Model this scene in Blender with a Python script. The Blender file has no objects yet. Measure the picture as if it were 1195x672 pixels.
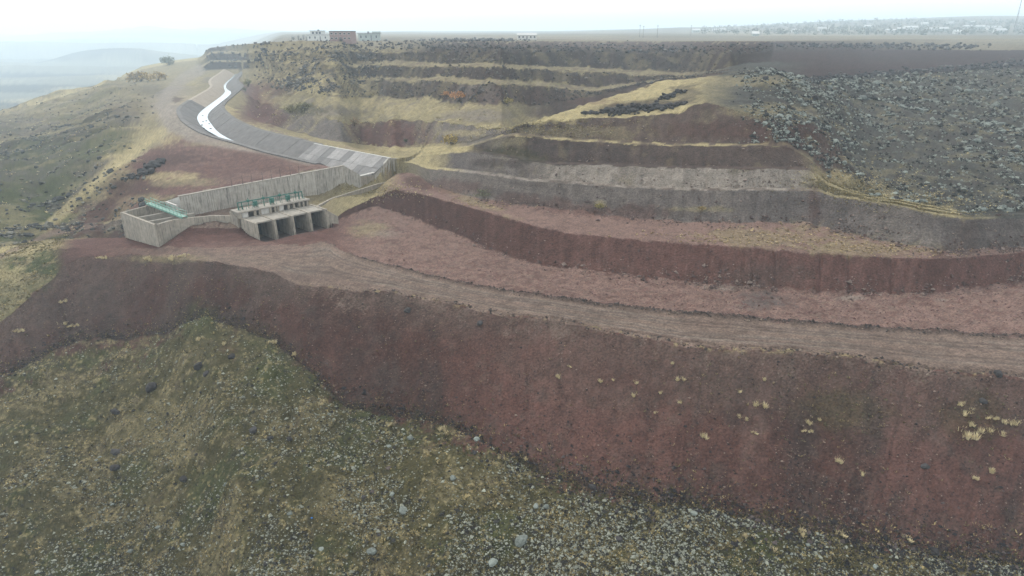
import bpy, bmesh, math, random
import numpy as np
from mathutils import Vector, Matrix
# ------------------------------------------------------------------ camera, sky, light
sc = bpy.context.scene
COL = sc.collection
FPX, PITCH, CZ = 797.0, math.radians(20.7), 40.0
cam = bpy.data.cameras.new('camera'); camo = bpy.data.objects.new('camera', cam); COL.objects.link(camo)
camo.location = (0, 0, CZ); camo.rotation_euler = (math.pi/2 - PITCH, 0, 0)
cam.sensor_width = 36.0; cam.lens = 36.0*FPX/1195.0; cam.clip_start = 0.5; cam.clip_end = 30000
sc.camera = camo
world = bpy.data.worlds.new('World'); sc.world = world; world.use_nodes = True
SUN_EL, SUN_AZ = math.radians(42), math.radians(-35)      # azimuth from +Y towards +X
wn = world.node_tree.nodes; wl = world.node_tree.links
bg = wn['Background']
sky = wn.new('ShaderNodeTexSky'); sky.sky_type = 'NISHITA'; sky.sun_disc = False
sky.sun_elevation = SUN_EL; sky.sun_rotation = SUN_AZ; sky.dust_density = 4.0; sky.altitude = 1500
wm = wn.new('ShaderNodeMix'); wm.data_type = 'RGBA'; wm.inputs[0].default_value = 0.88   # high overcast veils the sky
wl.new(sky.outputs[0], wm.inputs[6]); wm.inputs[7].default_value = (7.0, 7.2, 7.3, 1)
wl.new(wm.outputs[2], bg.inputs[0]); bg.inputs[1].default_value = 0.15
sun = bpy.data.lights.new('sun', 'SUN'); suno = bpy.data.objects.new('sun', sun); COL.objects.link(suno)
sun.energy = 1.5; sun.angle = math.radians(10); sun.color = (1.0, 0.965, 0.91)
sd = Vector((math.cos(SUN_EL)*math.sin(SUN_AZ), math.cos(SUN_EL)*math.cos(SUN_AZ), math.sin(SUN_EL)))
suno.rotation_euler = sd.to_track_quat('Z', 'Y').to_euler(); suno.location = (0, 0, 300)
sc.view_settings.view_transform = 'Standard'; sc.view_settings.look = 'None'
sc.view_settings.exposure = 0.66; sc.view_settings.gamma = 1.0
sc.cycles.use_denoising = True
sc.cycles.max_bounces = 5; sc.cycles.diffuse_bounces = 2; sc.cycles.volume_bounces = 3
sc.cycles.glossy_bounces = 2; sc.cycles.transmission_bounces = 2

# ------------------------------------------------------------------ helpers: measuring, noise
cp, sp = math.cos(PITCH), math.sin(PITCH)
def ray(px, py):
    u = (px-597.5)/FPX; v = (336-py)/FPX
    return u, cp+v*sp, -sp+v*cp
def at(px, py, z):
    d = ray(px, py); t = (z-CZ)/d[2]
    return Vector((d[0]*t, d[1]*t, z))
def proj(x, y, z):
    dz = z-CZ; d = y*cp-dz*sp; v = y*sp+dz*cp
    d = np.maximum(d, 1e-3)
    return 597.5+FPX*x/d, 336-FPX*v/d
def hsh(ix, iy, s):
    n = (ix.astype(np.int64)*374761393 + iy.astype(np.int64)*668265263 + s*974634777) & 0xffffffff
    n = ((n ^ (n >> 13))*1274126177) & 0xffffffff
    n = n ^ (n >> 16)
    return (n & 0xffff)/65535.0
def noise(x, y, s=0):
    ix = np.floor(x); iy = np.floor(y); fx = x-ix; fy = y-iy
    fx = fx*fx*fx*(fx*(fx*6-15)+10); fy = fy*fy*fy*(fy*(fy*6-15)+10)
    a = hsh(ix, iy, s); b = hsh(ix+1, iy, s); c = hsh(ix, iy+1, s); d = hsh(ix+1, iy+1, s)
    return (a+(b-a)*fx+(c-a)*fy+(a-b-c+d)*fx*fy)*2-1
def fbm(x, y, s=0, o=4, g=0.5):
    x = np.asarray(x, float); y = np.asarray(y, float)
    r = 0; a = 1.0; t = 0
    for k in range(o):
        r = r+a*noise(x*2**k+17.3*k, y*2**k-9.1*k, s+k); t += a; a *= g
    return r/t
def sstep(x, a, b):
    t = np.clip((x-a)/(b-a), 0, 1); return t*t*(3-2*t)
def lin(c):
    c = np.array(c, float)/255.0
    return np.where(c <= 0.04045, c/12.92, ((c+0.055)/1.055)**2.4)
rng = np.random.default_rng(11); random.seed(5)

# ------------------------------------------------------------------ the land: break lines of the terraces
# every line: survey stations across the site (px, row of the survey photograph)
def pl(s): return [tuple(float(v) for v in p.split(',')) for p in s.split()]
LN = {
'0':  pl('-300,775 1500,775'),
'1':  pl('-300,575 -100,495 0,444 87,397 147,394 187,388 217,378 242,371 278,380 301,392 335,413 368,440 405,473 452,485 521,492 572,523 641,557 711,575 800,592 881,614 962,627 1043,639 1164,663 1300,690 1500,730'),
'2':  pl('-300,490 -100,410 0,377 40,342 64,322 74,308 100,298 150,297 250,305 321,317 345,331 400,338 447,341 514,351 581,367 641,374 715,387 800,404 921,412 1002,418 1083,432 1184,440 1300,452 1500,475'),
'3':  pl('-300,340 0,300 60,290 100,289 150,289 250,289 340,285 383,280 390,287 400,294 420,301 450,309 500,323 560,335 640,347 700,355 780,365 860,371 950,378 1050,386 1195,393 1300,400 1500,412'),
'4':  pl('-300,331 0,290 60,281 100,279 150,280 250,275 340,272 376,270 400,253 437,240 480,254 531,274 594,300 648,314 715,321 780,328 829,333 919,338 1006,344 1075,344 1127,337 1195,328 1300,318 1500,302'),
'5':  pl('-300,329 0,288 60,279 100,277 150,277 250,272 340,270 376,266 388,257 400,247 437,230 464,220 497,227 531,237 581,250 631,265 664,272 715,277 780,282 877,288 954,295 1040,300 1089,301 1127,300 1195,294 1300,285 1500,272'),
'6':  pl('-300,308 0,268 60,262 100,263 142,259 174,254 209,250 268,240 368,225 401,217 425,210 440,206 475,200 488,203 500,214 514,220 561,234 614,240 664,249 748,255 780,258 849,262 936,262 978,269 1023,281 1079,291 1117,295 1195,290 1300,281 1500,269'),
'7':  pl('-300,302 0,262 60,255 100,250 142,246 174,238 209,229 264,219 401,195 425,203 440,200 455,187 480,190 500,197 541,200 614,210 681,215 780,221 954,222 974,229 1023,236 1075,246 1127,255 1195,254 1300,250 1500,246'),
'7b': pl('-300,298 0,258 60,251 100,246 142,243 174,235 209,226 264,216 401,193 425,201 440,199 455,186 480,188 500,194 541,197 614,207 681,212 780,219 954,219 974,227 1023,234 1075,244 1127,253 1195,252 1300,248 1500,244'),
'8':  pl('-300,275 0,235 100,215 150,190 200,160 240,163 300,170 350,178 388,191 420,198 440,197 455,185 500,181 547,177 600,184 644,192 680,192 780,196 945,198 965,215 1010,230 1075,242 1127,251 1195,250 1300,246 1500,242'),
'8b': pl('-300,272 0,232 100,212 150,187 200,157 240,160 300,167 350,175 388,188 420,195 440,194 455,184.5 500,179 547,174 600,181 644,189 680,189 780,193 945,195 965,212 1010,228 1075,240 1127,249 1195,248 1300,244 1500,240'),
'9':  pl('-300,230 0,190 100,165 150,140 200,124 252,126 272,144 300,152 350,163 366,168 410,176 455,184 500,178 547,171 575,163 600,157 680,165 787,170 920,170 950,190 975,222 1010,227 1075,239 1127,248 1195,247 1300,243 1500,239'),
'9b': pl('-300,228 0,188 100,163 150,138 200,121 252,123 272,141 300,149 350,160 366,165 410,173 455,180 500,176 547,169 575,160 600,154 680,162 787,167 920,167 950,187 975,219 1010,226 1075,238 1127,247 1195,246 1300,242 1500,238'),
'10': pl('-300,220 0,180 100,155 165,128 200,110 252,118 300,140 350,155 400,165 455,172 500,172 547,166 580,157 608,146 680,138 747,136 787,132 822,118 850,125 900,138 950,145 975,165 990,190 1010,215 1030,226 1075,236 1127,244 1195,243 1300,240 1500,236'),
'11': pl('-300,203 0,165 100,140 165,116 200,100 252,100 280,105 300,118 335,128 400,143 440,143 490,140 540,147 575,152 608,145 650,135 700,115 770,95 835,87 870,88 900,92 950,105 1195,150 1500,180'),
'12': pl('-300,193 0,155 100,130 165,105 200,92 252,92 280,95 300,100 350,106 400,112 440,112 515,116 600,121 640,122 700,111 770,94 835,86 870,84 900,85 950,98 1195,110 1500,120'),
'13': pl('-300,189 0,150 100,126 165,100 200,88 235,87 300,88 350,94 400,94 439,92 514,95 620,99 700,107 770,93 835,85 870,82 900,82 950,94 1195,85 1500,80'),
'14': pl('-300,185 0,146 100,122 165,96 200,85 235,83 245,81 300,79 350,86 400,89 439,88 514,91 620,94 700,102 770,92 835,84 870,80 900,80 950,92 1195,78 1500,74'),
'15': pl('-300,181 0,142 100,118 165,92 200,82 235,79 245,72 300,72 350,76 400,77 461,75 514,77 620,80 694,84 798,89 835,83.5 870,77 900,77 950,82 1195,73 1500,70'),
'16': pl('-300,178 0,139 100,114 165,89 200,79 235,76 245,70 300,70 350,71 400,72 461,71 514,73 620,76 694,80 798,85 835,82 868,74 900,72 950,72 1195,67 1500,66'),
'17': pl('-300,174 0,135 100,110 165,85 200,76 235,72 245,62 300,62 350,61 400,61 474,61 514,61 600,61 734,62 868,64 900,60 950,57 1195,58 1500,58'),
'18': pl('-300,170 0,132 100,106 165,81 200,73 235,69 245,60 300,58 350,55 400,55 474,56 514,56 600,55 734,56 868,56.5 900,53 950,51 1195,52 1500,52'),
'E':  pl('-300,166 0,128 60,108 100,101 130,95 165,77 200,70 235,66 243,55 290,50 330,47 400,47 450,47 600,47 900,47 1195,48 1500,49'),
}
ORDER = ['0','1','2','3','4','5','6','7','7b','8','8b','9','9b','10','11','12','13','14','15','16','17','18','E']
# slope (degrees) of the land above each line
SL = {
'0': pl('-300,8 100,9 300,11 1500,12'),
'1': pl('-300,22 100,25 300,29 1500,30'),
'2': pl('-300,9 64,11 90,4 150,2 300,1 1500,1'),
'3': pl('-300,0 150,0.5 380,0 410,-2 437,-3 480,-3 560,-2 700,-1 900,0 1500,0.5'),
'4': pl('-300,-1 370,0 395,12 430,18 464,30 520,40 1500,43'),
'5': pl('-300,-1.5 100,-1 142,0 380,0 400,3 437,3 470,1 1500,1'),
'6': pl('-300,-1 60,5 120,14 142,70 470,75 490,30 520,35 600,42 1500,43'),
'7': pl('-300,-1 100,0 1500,1'),
'7b':pl('-300,-1.5 60,-1 100,3 150,5 200,0.5 430,0.5 470,2 520,25 600,38 950,40 1000,20 1500,10'),
'8': pl('-300,-1 100,0 1500,0.5'),
'8b':pl('-300,-1.5 60,-1 150,1 200,0 455,0 500,10 560,35 940,38 1000,12 1500,8'),
'9': pl('-300,-1 100,0 1500,0'),
'9b':pl('-300,-1.5 100,-1 150,0 285,0 305,5 455,4 540,5 600,35 940,36 1010,10 1500,6'),
'10':pl('-300,-1.5 150,-.5 289,0 305,18 575,28 600,4 835,4 870,5 1500,4'),
'11':pl('-300,-1.5 150,-1 200,0 291,0 307,5 335,14 400,14 450,6 620,6 640,20 830,20 850,4 1500,3'),
'12':pl('-300,-1.5 150,-1 200,0 291,0 307,5 335,17 420,16 445,30 835,30 860,4 1500,2'),
'13':pl('-300,-1.5 150,-1 200,0 291,0 307,4 335,14 420,12 445,.5 835,.5 1500,1'),
'14':pl('-300,-1.5 150,-1 200,0 232,0 245,35 300,30 350,18 445,30 835,30 860,3 1500,1'),
'15':pl('-300,-1.5 150,-1 200,0 300,0 350,14 440,.5 1500,.5'),
'16':pl('-300,-1.5 150,-1 200,0 232,0 245,35 300,30 350,18 445,30 860,20 900,1 1500,.7'),
'17':pl('-300,-1.5 150,-1 200,0 300,1 350,10 440,5 520,8 868,8 900,.6 1500,.6'),
'18':pl('-300,-1.5 150,-1 200,0 232,0 245,30 300,20 350,10 440,1 500,.3 1500,.3'),
}
ANCH = pl('-300,-7 0,-4.6 60,-4.2 100,-3.6 142,-3 180,-1.8 230,-.3 280,0 1500,0')     # level of line 3
JUMP = {'11': pl('-300,0 585,0 650,70 790,90 850,0 1500,0')}                        # hollow behind the spur
JIT = {'1':(6,.035), '2':(2.2,.03), '3':(1.2,.03), '4':(1.2,.05), '5':(1.0,.04), '6':(.9,.05), '7':(.5,.04), '8':(.4,.04), '9':(.4,.04),
       '10':(1.5,.06), '11':(1.5,.05), '12':(1.2,.05), '13':(.8,.06), '15':(.8,.06), '17':(.6,.06)}
NA = 1010
TA = np.linspace(-1.22, 1.22, NA)            # tangent of azimuth
SEC = np.sqrt(1+TA*TA)
elev = {}; pxof = {}
for k in ORDER:
    pts = np.array(LN[k]); xs = np.arange(-300, 1501, 1.0)
    ys = np.interp(xs, pts[:, 0], pts[:, 1])
    w = 5; ker = np.hanning(2*w+3)[1:-1]; ker /= ker.sum()
    ys = np.convolve(np.pad(ys, w, mode='edge'), ker, 'valid')
    if k in JIT:
        a, fq = JIT[k]; ys = ys+a*fbm(xs*fq, xs*0+ORDER.index(k)*7.7, 3, 4, .6)
    u = (xs-597.5)/FPX; v = (336-ys)/FPX
    h = cp+v*sp; ta = u/h; te = (-sp+v*cp)/np.sqrt(u*u+h*h)
    o = np.argsort(ta)
    elev[k] = np.interp(TA, ta[o], te[o]); pxof[k] = np.interp(TA, ta[o], xs[o])
def tab(t, k):
    t = np.array(t); return np.interp(pxof[k], t[:, 0], t[:, 1])
for i in range(1, len(ORDER)):               # lines never cross
    elev[ORDER[i]] = np.maximum(elev[ORDER[i]], elev[ORDER[i-1]]+2e-4)
R = {}; Z = {}
z3 = tab(ANCH, '3'); R['3'] = (z3-CZ)/elev['3']; Z['3'] = z3
i3 = ORDER.index('3')
for i in range(i3-1, -1, -1):                # downhill, towards the camera side
    k, kn = ORDER[i], ORDER[i+1]; s = np.tan(np.radians(tab(SL[k], k)))
    R[k] = (CZ-Z[kn]+s*R[kn])/(s-elev[k]); Z[k] = CZ+elev[k]*R[k]
knots = [(R[ORDER[i]], Z[ORDER[i]], ORDER[i]) for i in range(i3+1)]
cr, cz = R['3'], Z['3']
for i in range(i3, len(ORDER)-1):
    k, kn = ORDER[i], ORDER[i+1]; s = np.tan(np.radians(tab(SL[k], k)))
    if k in JUMP:
        j = tab(JUMP[k], k)
        r2 = cr+j; z2 = CZ+elev[k]*r2-.02*j
        rm = cr+.5*j; zm = CZ+elev[k]*rm-.12*j
        knots.append((rm, zm, k)); knots.append((r2, z2, k)); cr, cz = r2, z2
    r = (CZ-cz+s*cr)/(s-elev[kn]); r = np.maximum(r, cr+.05)
    cz = CZ+elev[kn]*r; cr = r; R[kn] = r; Z[kn] = cz
    knots.append((r, cz, kn))
# rows of the sheet between the lines, then rings out to the horizon
rows_r, rows_z, rows_b = [], [], []
for i in range(len(knots)-1):
    r0, z0, k0 = knots[i]; r1, z1, k1 = knots[i+1]
    px0 = np.abs(np.arctan((z0-CZ)/r0)-np.arctan((z1-CZ)/r1))*FPX
    vis = np.abs(pxof[k0]-597) < 640
    n = int(np.clip(px0[vis].max()/1.4, 2, 330))
    if k0 == k1 or (i and knots[i-1][2] == k0 and k0 in JUMP): n = 14 if k0 == k1 else n
    for q in range(n):
        t = q/n; r = 1/((1-t)/r0+t/r1)
        rows_r.append(r); rows_z.append(z0+(z1-z0)*(r-r0)/np.maximum(r1-r0, 1e-6)); rows_b.append(ORDER.index(k0))
rE, zE, _ = knots[-1]
FARR = 11000.0; NF = 130
def zfar(x, y):
    ta = x/np.maximum(y, 1)
    wv = sstep(ta+.012*fbm(y/300, y*0, 46, 3), -.425, -.31)
    val = -82+9*fbm(x/500, y/500, 40, 3)+62*sstep(fbm(x/1300, y/600, 45, 4), -.05, .4)*sstep(y, 1500, 2600)
    val = val+120*sstep(ta, -.75, -.48)*np.exp(-((y-6800)/1200)**2)+70*sstep(y, 7500, 10000)
    plat = 31+2.5*fbm(x/220, y/220, 41, 3)+66*sstep(ta, .0, .7)*sstep(y, 1300, 3300)+6*fbm(x/500, y/500, 44, 3)*sstep(y, 1500, 2500)
    return val*(1-wv)+plat*wv
for q in range(NF+1):
    r = rE*(FARR/rE)**((q/NF)**1.25)
    x = r*TA/SEC; y = r/SEC; zf = zfar(x, y)
    d = r-rE
    z = np.where(zf < zE, np.maximum(zf, zE-d*.42), np.minimum(zf, zE+d*.05))
    z = np.where(d < 1e-6, zE, z)
    rows_r.append(r); rows_z.append(z); rows_b.append(len(ORDER)-1)
GR = np.array(rows_r); GZ = np.array(rows_z); GB = np.array(rows_b); NR = len(rows_b)
GX = GR*(TA/SEC)[None]; GY = GR/SEC[None]
PX, PY = proj(GX, GY, GZ)
BI = np.repeat(GB[:, None], NA, 1)
bidx = {k: ORDER.index(k) for k in ORDER}
def inb(*ks): 
    m = np.zeros_like(GX, bool)
    for k in ks: m |= BI == bidx[k]
    return m
# relief of each kind of ground
near = 1-sstep(GR, 260, 700)
big = fbm(GX/14, GY/14, 1, 4); mid = fbm(GX/3.2, GY/3.2, 2, 4); fine = fbm(GX/.9, GY/.9, 3, 3)
dz = .10*mid*near
fg = inb('0'); dz += fg*(1.5*big+.5*mid+.2*fine)*sstep(GR*1.0, 20, 60)
emb = inb('1')
rill = fbm(TA*150+.3*mid, GR*.02, 5, 4, .6)             # rills run straight down the banks
dz += emb*(.12*rill+.30*fbm(TA*34+.2*mid, GR*.03, 18, 3)+.14*fine+.3*big+.18*mid)
dz += inb('3')*(.14*mid+.17*fine)*sstep(PX, 380, 420)+inb('2')*.03*fine
sc1 = inb('4')*sstep(PX, 385, 440)
rill2 = fbm(TA*260, GR*.01, 6, 4, .6); dz += sc1*.10*rill2
sc2 = inb('6')*sstep(PX, 500, 540); dz += sc2*.18*fbm(TA*170, GR*.02, 7, 4, .6)
dz += inb('7b', '8b', '9b')*sstep(PX, 520, 600)*(.2*fbm(TA*120, GR*.03, 8, 4, .6)+.3*mid)
rocky = inb('9b', '10', '11', '12', '13')*sstep(PX, 840, 930)
dz += rocky*(1.1*big+.8*mid+.35*fine)
dz += 2.6*np.exp(-((PX-880)/48)**2-((PY-106)/15)**2)*rocky*(1+.5*mid)
lefth = sstep(-PX, -190, -120)*(GB[:, None] >= 5)*(GB[:, None] < len(ORDER)-1)
dz += lefth*(5.2*fbm(GX/42, GY/42, 9, 4)+2.6*fbm(GX/15, GY/15, 10, 3)+.6*mid)
hill = (GB[:, None] >= bidx['10'])*(GB[:, None] < len(ORDER)-1)*sstep(PX, 285, 320)*(1-sstep(PX, 800, 850))
dz += hill*(.9*big+.6*mid)*(1-.7*sstep(GB[:, None]*1.0, bidx['17'], bidx['18']))
dz += hill*sstep(-PX, -470, -400)*(1.8*fbm(GX/9, GY/9, 12, 4))
for q in (877, 905, 957, 990, 1040): dz -= sc1*.5*np.exp(-((PX-q-1.5*fine)/1.3)**2)                 # clefts
dz += np.exp(-((GR-R['4'][None])/1.3)**2)*sstep(PX, 430, 520)*(.35+.5*np.maximum(fbm(TA*60, TA*0, 16, 4), -.3)[None])   # fallen earth at the foot
dz += np.exp(-((GR-R['6'][None])/1.5)**2)*sstep(PX, 520, 600)*(.4+.8*np.maximum(fbm(TA*45, TA*0, 17, 4), -.3)[None])
rim = np.exp(-((GR-R['3'][None])/.55)**2)*sstep(PX, 386, 420)        # windrow along the track
dz += rim*(.42+.2*mid)
crest = np.exp(-((GR-R['2'][None]-.4)/.6)**2)*sstep(PX, 330, 400)
dz += crest*(.15+.3*fine+.35*fbm(TA*60, TA*0, 19, 4)[None])
dz *= 1-sstep(GR, 1500, 2500)*.5
GZ = GZ+dz
for _ in range(14):
    wr_ = np.exp(-((GR-R['2'][None])/2.2)**2)*.9+np.exp(-((GR-R['1'][None])/1.6)**2)*.7
    GZ[1:-1] += wr_[1:-1]*.5*(.5*(GZ[:-2]+GZ[2:])-GZ[1:-1])
# soften the toes and crests a little
for _ in range(1):
    GZ[1:-1] = .25*GZ[:-2]+.5*GZ[1:-1]+.25*GZ[2:]

for q, sd_, wd in ((.9, 12, .26), (1.9, 13, .22)):                   # tension cracks along the outer edge of the track
    cr_ = R['2'][None]+q+.9*fbm(TA*14, TA*0+sd_, sd_, 5, .6)[None]
    GZ -= .55*np.exp(-((GR-cr_)/wd)**2)*(sstep(fbm(TA*9, TA*0+sd_, sd_+3, 3), -.05, .2)*sstep(TA, -.35, -.25))[None]
for q in (.30, .40, .66, .76):                                        # wheel ruts
    GZ -= .10*np.exp(-((GR-R['2'][None]-q*(R['3']-R['2'])[None]-.3*fbm(TA*10, TA*0, 15, 3)[None])/.3)**2)*sstep(TA, -.3, -.2)[None]

# ------------------------------------------------------------------ canal line and concrete footprints carved in the land
def vec2(p): return np.array((p[0], p[1]), float)
WZ, BZ = 2.2, 6.1
farb = [at(p[0], p[1], BZ) for p in ((300,152),(350,163),(366,168),(455,185))]
nrm = Vector((-.675, -.737, 0))
CL = [at(*p, WZ) for p in ((275,86),(271,91),(263,97.5),(262,103),(268,108),(252,120),(234,134),(240,146),(252,156))]
CL += [v+nrm*8.6 for v in farb[:3]] + [farb[3]+nrm*8.6+Vector((-2.5, 2.3, 0))]
CL = [Vector((v.x, v.y, 0)) for v in CL]
def chaikin(p, n=2):
    for _ in range(n):
        q = [p[0]]
        for a, b in zip(p, p[1:]): q += [a*.75+b*.25, a*.25+b*.75]
        p = q+[p[-1]]
    return p
CLs = chaikin(CL, 2)
def dist_poly(X, Y, pts, pad=60):
    px = [p[0] for p in pts]; py = [p[1] for p in pts]
    w = np.nonzero((X > min(px)-pad) & (X < max(px)+pad) & (Y > min(py)-pad) & (Y < max(py)+pad))
    D = np.full(X.shape, 1e9)
    D[w] = dist_poly_(X[w], Y[w], pts)
    return D
def dist_poly_(X, Y, pts):
    D = np.full(X.shape, 1e9)
    for a, b in zip(pts, pts[1:]):
        ax, ay, bx, by = a[0], a[1], b[0], b[1]; dx, dy = bx-ax, by-ay
        t = np.clip(((X-ax)*dx+(Y-ay)*dy)/(dx*dx+dy*dy+1e-9), 0, 1)
        D = np.minimum(D, np.hypot(X-ax-t*dx, Y-ay-t*dy))
    return D
def inside(X, Y, poly):
    c = np.zeros(X.shape, bool); n = len(poly)
    for i in range(n):
        x0, y0 = poly[i][0], poly[i][1]; x1, y1 = poly[(i+1) % n][0], poly[(i+1) % n][1]
        if y0 == y1: continue
        c ^= ((y0 > Y) != (y1 > Y)) & (X < (x1-x0)*(Y-y0)/(y1-y0)+x0)
    return c
DC = dist_poly(GX, GY, CLs)
behind = sstep((GX+50.3)*-.7+(GY-174)*.71, .6, 2.2)
flat = (1-sstep(DC, 13, 22))*behind*(BI < bidx['13'])*(1-sstep(PX, 284, 290)*(PY < 118))
GZ = GZ*(1-flat)+(BZ-.25)*flat
GZ = np.where(DC < 8.9, np.minimum(GZ, np.maximum(BZ-1.2-(8.9-DC)*.8, .6)), GZ)

# gate block axes
GO = np.array((-52.2, 134.9)); GE = np.array((.69, .724)); GE /= np.hypot(*GE); GN = np.array((-GE[1], GE[0]))
def gp(e, n): p = GO+GE*e*.93+GN*n; return (p[0], p[1])
BA, BB = (-84.5, 144.1), (-72.3, 133.9)
FW = [BB, (-70.6, 138.0), (-67.2, 140.0), (-63.6, 141.6), (-58.4, 140.9)]           # front wall of the basin
BW = [BA, (-81.8, 150.0), (-79.2, 153.2), (-75.9, 152.9)]                            # back wall
TW = [(-75.9, 152.9), (-67.6, 160.6), (-50.3, 174.0), (-44.6, 181.2)]                # tall wall, front face
poly_basin = [BA, BB]+FW[1:]+[(-60.4, 141.3), (-62, 146), (-72, 155)]+BW[::-1][:-1]
m = inside(GX, GY, poly_basin); GZ = np.where(m, np.minimum(GZ, -3.2), GZ)
fore = [gp(-3, 9), gp(18.2, 9.5), (-45.2, 168.0), (-36.7, 185.5), (-29.2, 194.5), (-21, 205), (-24.5, 202.0), (-38.2, 188.5), (-41.1, 183.9), (-44.6, 181.0), (-50.3, 173.8), (-67.6, 160.4), (-75.9, 152.7)]
m = inside(GX, GY, fore); GZ = np.where(m, np.minimum(GZ, -.1), GZ)
m = inside(GX, GY, [gp(-.3, -3.5), gp(18.0, -3.5), gp(18.0, 9.5), gp(-.3, 9.5)]); GZ = np.where(m, np.minimum(GZ, -1.35), GZ)
# spill of earth in front of the basin wall
DF = dist_poly(GX, GY, FW); infront = (~inside(GX, GY, poly_basin)) & (DF < 8) & (GY < 143)
GZ = GZ+np.where(infront, (1.9+.4*mid)*np.exp(-(DF/3.4)**2)*sstep(GX, -72.5, -67), 0)
PX, PY = proj(GX, GY, GZ)
# ------------------------------------------------------------------ soil and vegetation colours (albedo)
C = {'reddk':(81,60,55), 'red':(102,77,72), 'redpale':(131,111,105), 'road':(127,114,106), 'olive':(76,73,51), 'green':(70,77,49),
     'straw':(174,164,130), 'strawdk':(140,132,107), 'brown':(92,81,76), 'browndk':(68,61,59), 'scree':(118,111,106), 'screedk':(100,94,92),
     'pale':(148,141,133), 'rock':(78,78,74), 'field':(66,55,55), 'plain':(128,122,108), 'vall':(98,98,88), 'concdirt':(150,142,132)}
GAIN = .64
C = {k: lin(v)*GAIN*np.array((.95, .89, .76) if k in ('olive', 'green', 'straw', 'strawdk', 'vall', 'plain') else (.93, .88, .82) if k in ('scree', 'screedk', 'pale', 'rock', 'concdirt') else (.94, .845, .765)) for k, v in C.items()}
def cs(s): return [(float(p.split(':')[0]), p.split(':')[1]) for p in s.split()]
BC = {
'0': cs('-300:olive 1500:olive'),
'1': cs('-300:reddk 60:reddk 200:reddk 480:reddk 640:red 1000:reddk 1040:red 1500:reddk'),
'2': cs('-300:green 60:green 75:reddk 110:red 250:road 1500:road'),
'3': cs('-300:green 60:strawdk 90:red 380:red 430:redpale 1500:redpale'),
'4': cs('-300:green 70:strawdk 110:red 390:reddk 500:reddk 700:red 1500:red'),
'5': cs('-300:green 70:green 100:reddk 260:road 390:strawdk 440:straw 470:redpale 1500:redpale'),
'6': cs('-300:green 80:green 110:reddk 140:concdirt 470:strawdk 500:scree 980:screedk 1045:scree 1090:screedk 1500:scree'),
'7': cs('-300:green 80:green 120:strawdk 180:red 430:red 455:straw 520:straw 545:pale 940:pale 965:strawdk 1130:strawdk 1170:rock 1500:rock'),
'7b':cs('-300:green 70:green 110:strawdk 160:red 380:redpale 430:strawdk 500:straw 530:screedk 620:scree 650:pale 930:pale 960:strawdk 1100:strawdk 1160:rock 1500:rock'),
'8': cs('-300:green 100:green 130:straw 200:road 360:road 440:straw 520:straw 560:browndk 940:brown 960:strawdk 1080:strawdk 1130:rock 1500:rock'),
'8b':cs('-300:green 100:olive 140:straw 178:strawdk 195:concdirt 250:concdirt 360:road 450:straw 545:straw 560:browndk 930:brown 970:strawdk 1040:rock 1500:rock'),
'9': cs('-300:green 110:olive 172:strawdk 190:concdirt 260:straw 350:strawdk 455:straw 590:straw 780:straw 930:strawdk 970:rock 1500:rock'),
'9b':cs('-300:green 110:olive 165:strawdk 187:concdirt 260:straw 340:strawdk 500:straw 560:scree 600:browndk 700:brown 900:brown 960:brown 1000:rock 1500:rock'),
'10':cs('-300:olive 110:olive 165:strawdk 192:concdirt 240:strawdk 282:strawdk 292:red 320:red 345:scree 400:scree 415:red 490:red 515:scree 575:scree 605:straw 800:straw 865:rock 1500:rock'),
'11':cs('-300:olive 150:strawdk 215:strawdk 270:scree 300:red 330:strawdk 420:strawdk 600:strawdk 640:brown 835:brown 850:rock 1500:rock'),
'12':cs('-300:olive 165:strawdk 230:strawdk 290:strawdk 340:straw 420:strawdk 445:browndk 600:brown 835:brown 860:rock 1500:rock'),
'13':cs('-300:olive 140:strawdk 230:strawdk 300:strawdk 420:strawdk 440:strawdk 800:strawdk 835:rock 950:rock 1190:rock 1500:field'),
'14':cs('-300:olive 140:strawdk 230:strawdk 242:browndk 286:browndk 296:strawdk 440:browndk 835:brown 860:rock 905:rock 940:field 1500:field'),
'15':cs('-300:olive 140:strawdk 230:strawdk 242:strawdk 300:strawdk 450:strawdk 790:strawdk 850:rock 905:rock 940:field 1500:field'),
'16':cs('-300:olive 140:strawdk 230:strawdk 242:browndk 286:browndk 296:strawdk 440:browndk 860:browndk 920:field 1500:field'),
'17':cs('-300:strawdk 230:strawdk 300:strawdk 460:strawdk 490:browndk 860:browndk 1000:browndk 1150:plain 1500:plain'),
'18':cs('-300:straw 230:straw 245:browndk 290:strawdk 460:plain 520:browndk 700:brown 900:field 1100:plain 1500:plain'),
}
wob = 7*fbm(GX/6, GY/6, 20, 4)+4*fbm(GX/1.5, GY/1.5, 21, 3)+(BI >= bidx['9b'])*sstep(PX, 320, 420)*22*fbm(GX/16, GY/16, 24, 4)
bwob = np.zeros_like(GX)
VC = np.zeros((NR, NA, 3))
for k in ORDER[:-1]:
    rr = np.where(GB == bidx[k])[0]
    st = BC[k]; xs = np.array([s[0] for s in st]); cc = np.array([C[s[1]] for s in st])
    q = PX[rr]+wob[rr]
    for ch in range(3): VC[rr, :, ch] = np.interp(q, xs, cc[:, ch])
rr = np.where(GB == len(ORDER)-1)[0]
fx, fy = GX[rr], GY[rr]; tf = fx/np.maximum(fy, 1)
fn = fbm(fx/260, fy/700, 30, 4)
fields = noise(np.floor(fx/170+fn), np.floor(fy/420+fn), 33)
bands_ = sstep(fbm(fx/900+fy/1500, fy/170, 34, 4), -.12, .12)
vcol = C['vall'][None, None]*(.1+1.6*bands_**1.5+.5*fn+.5*fields)[..., None].clip(.12, 3)
pcol = C['plain'][None, None]*(1+.35*fn+.2*fields)[..., None]
wv = sstep(tf, -.43, -.34)[..., None]
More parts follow.
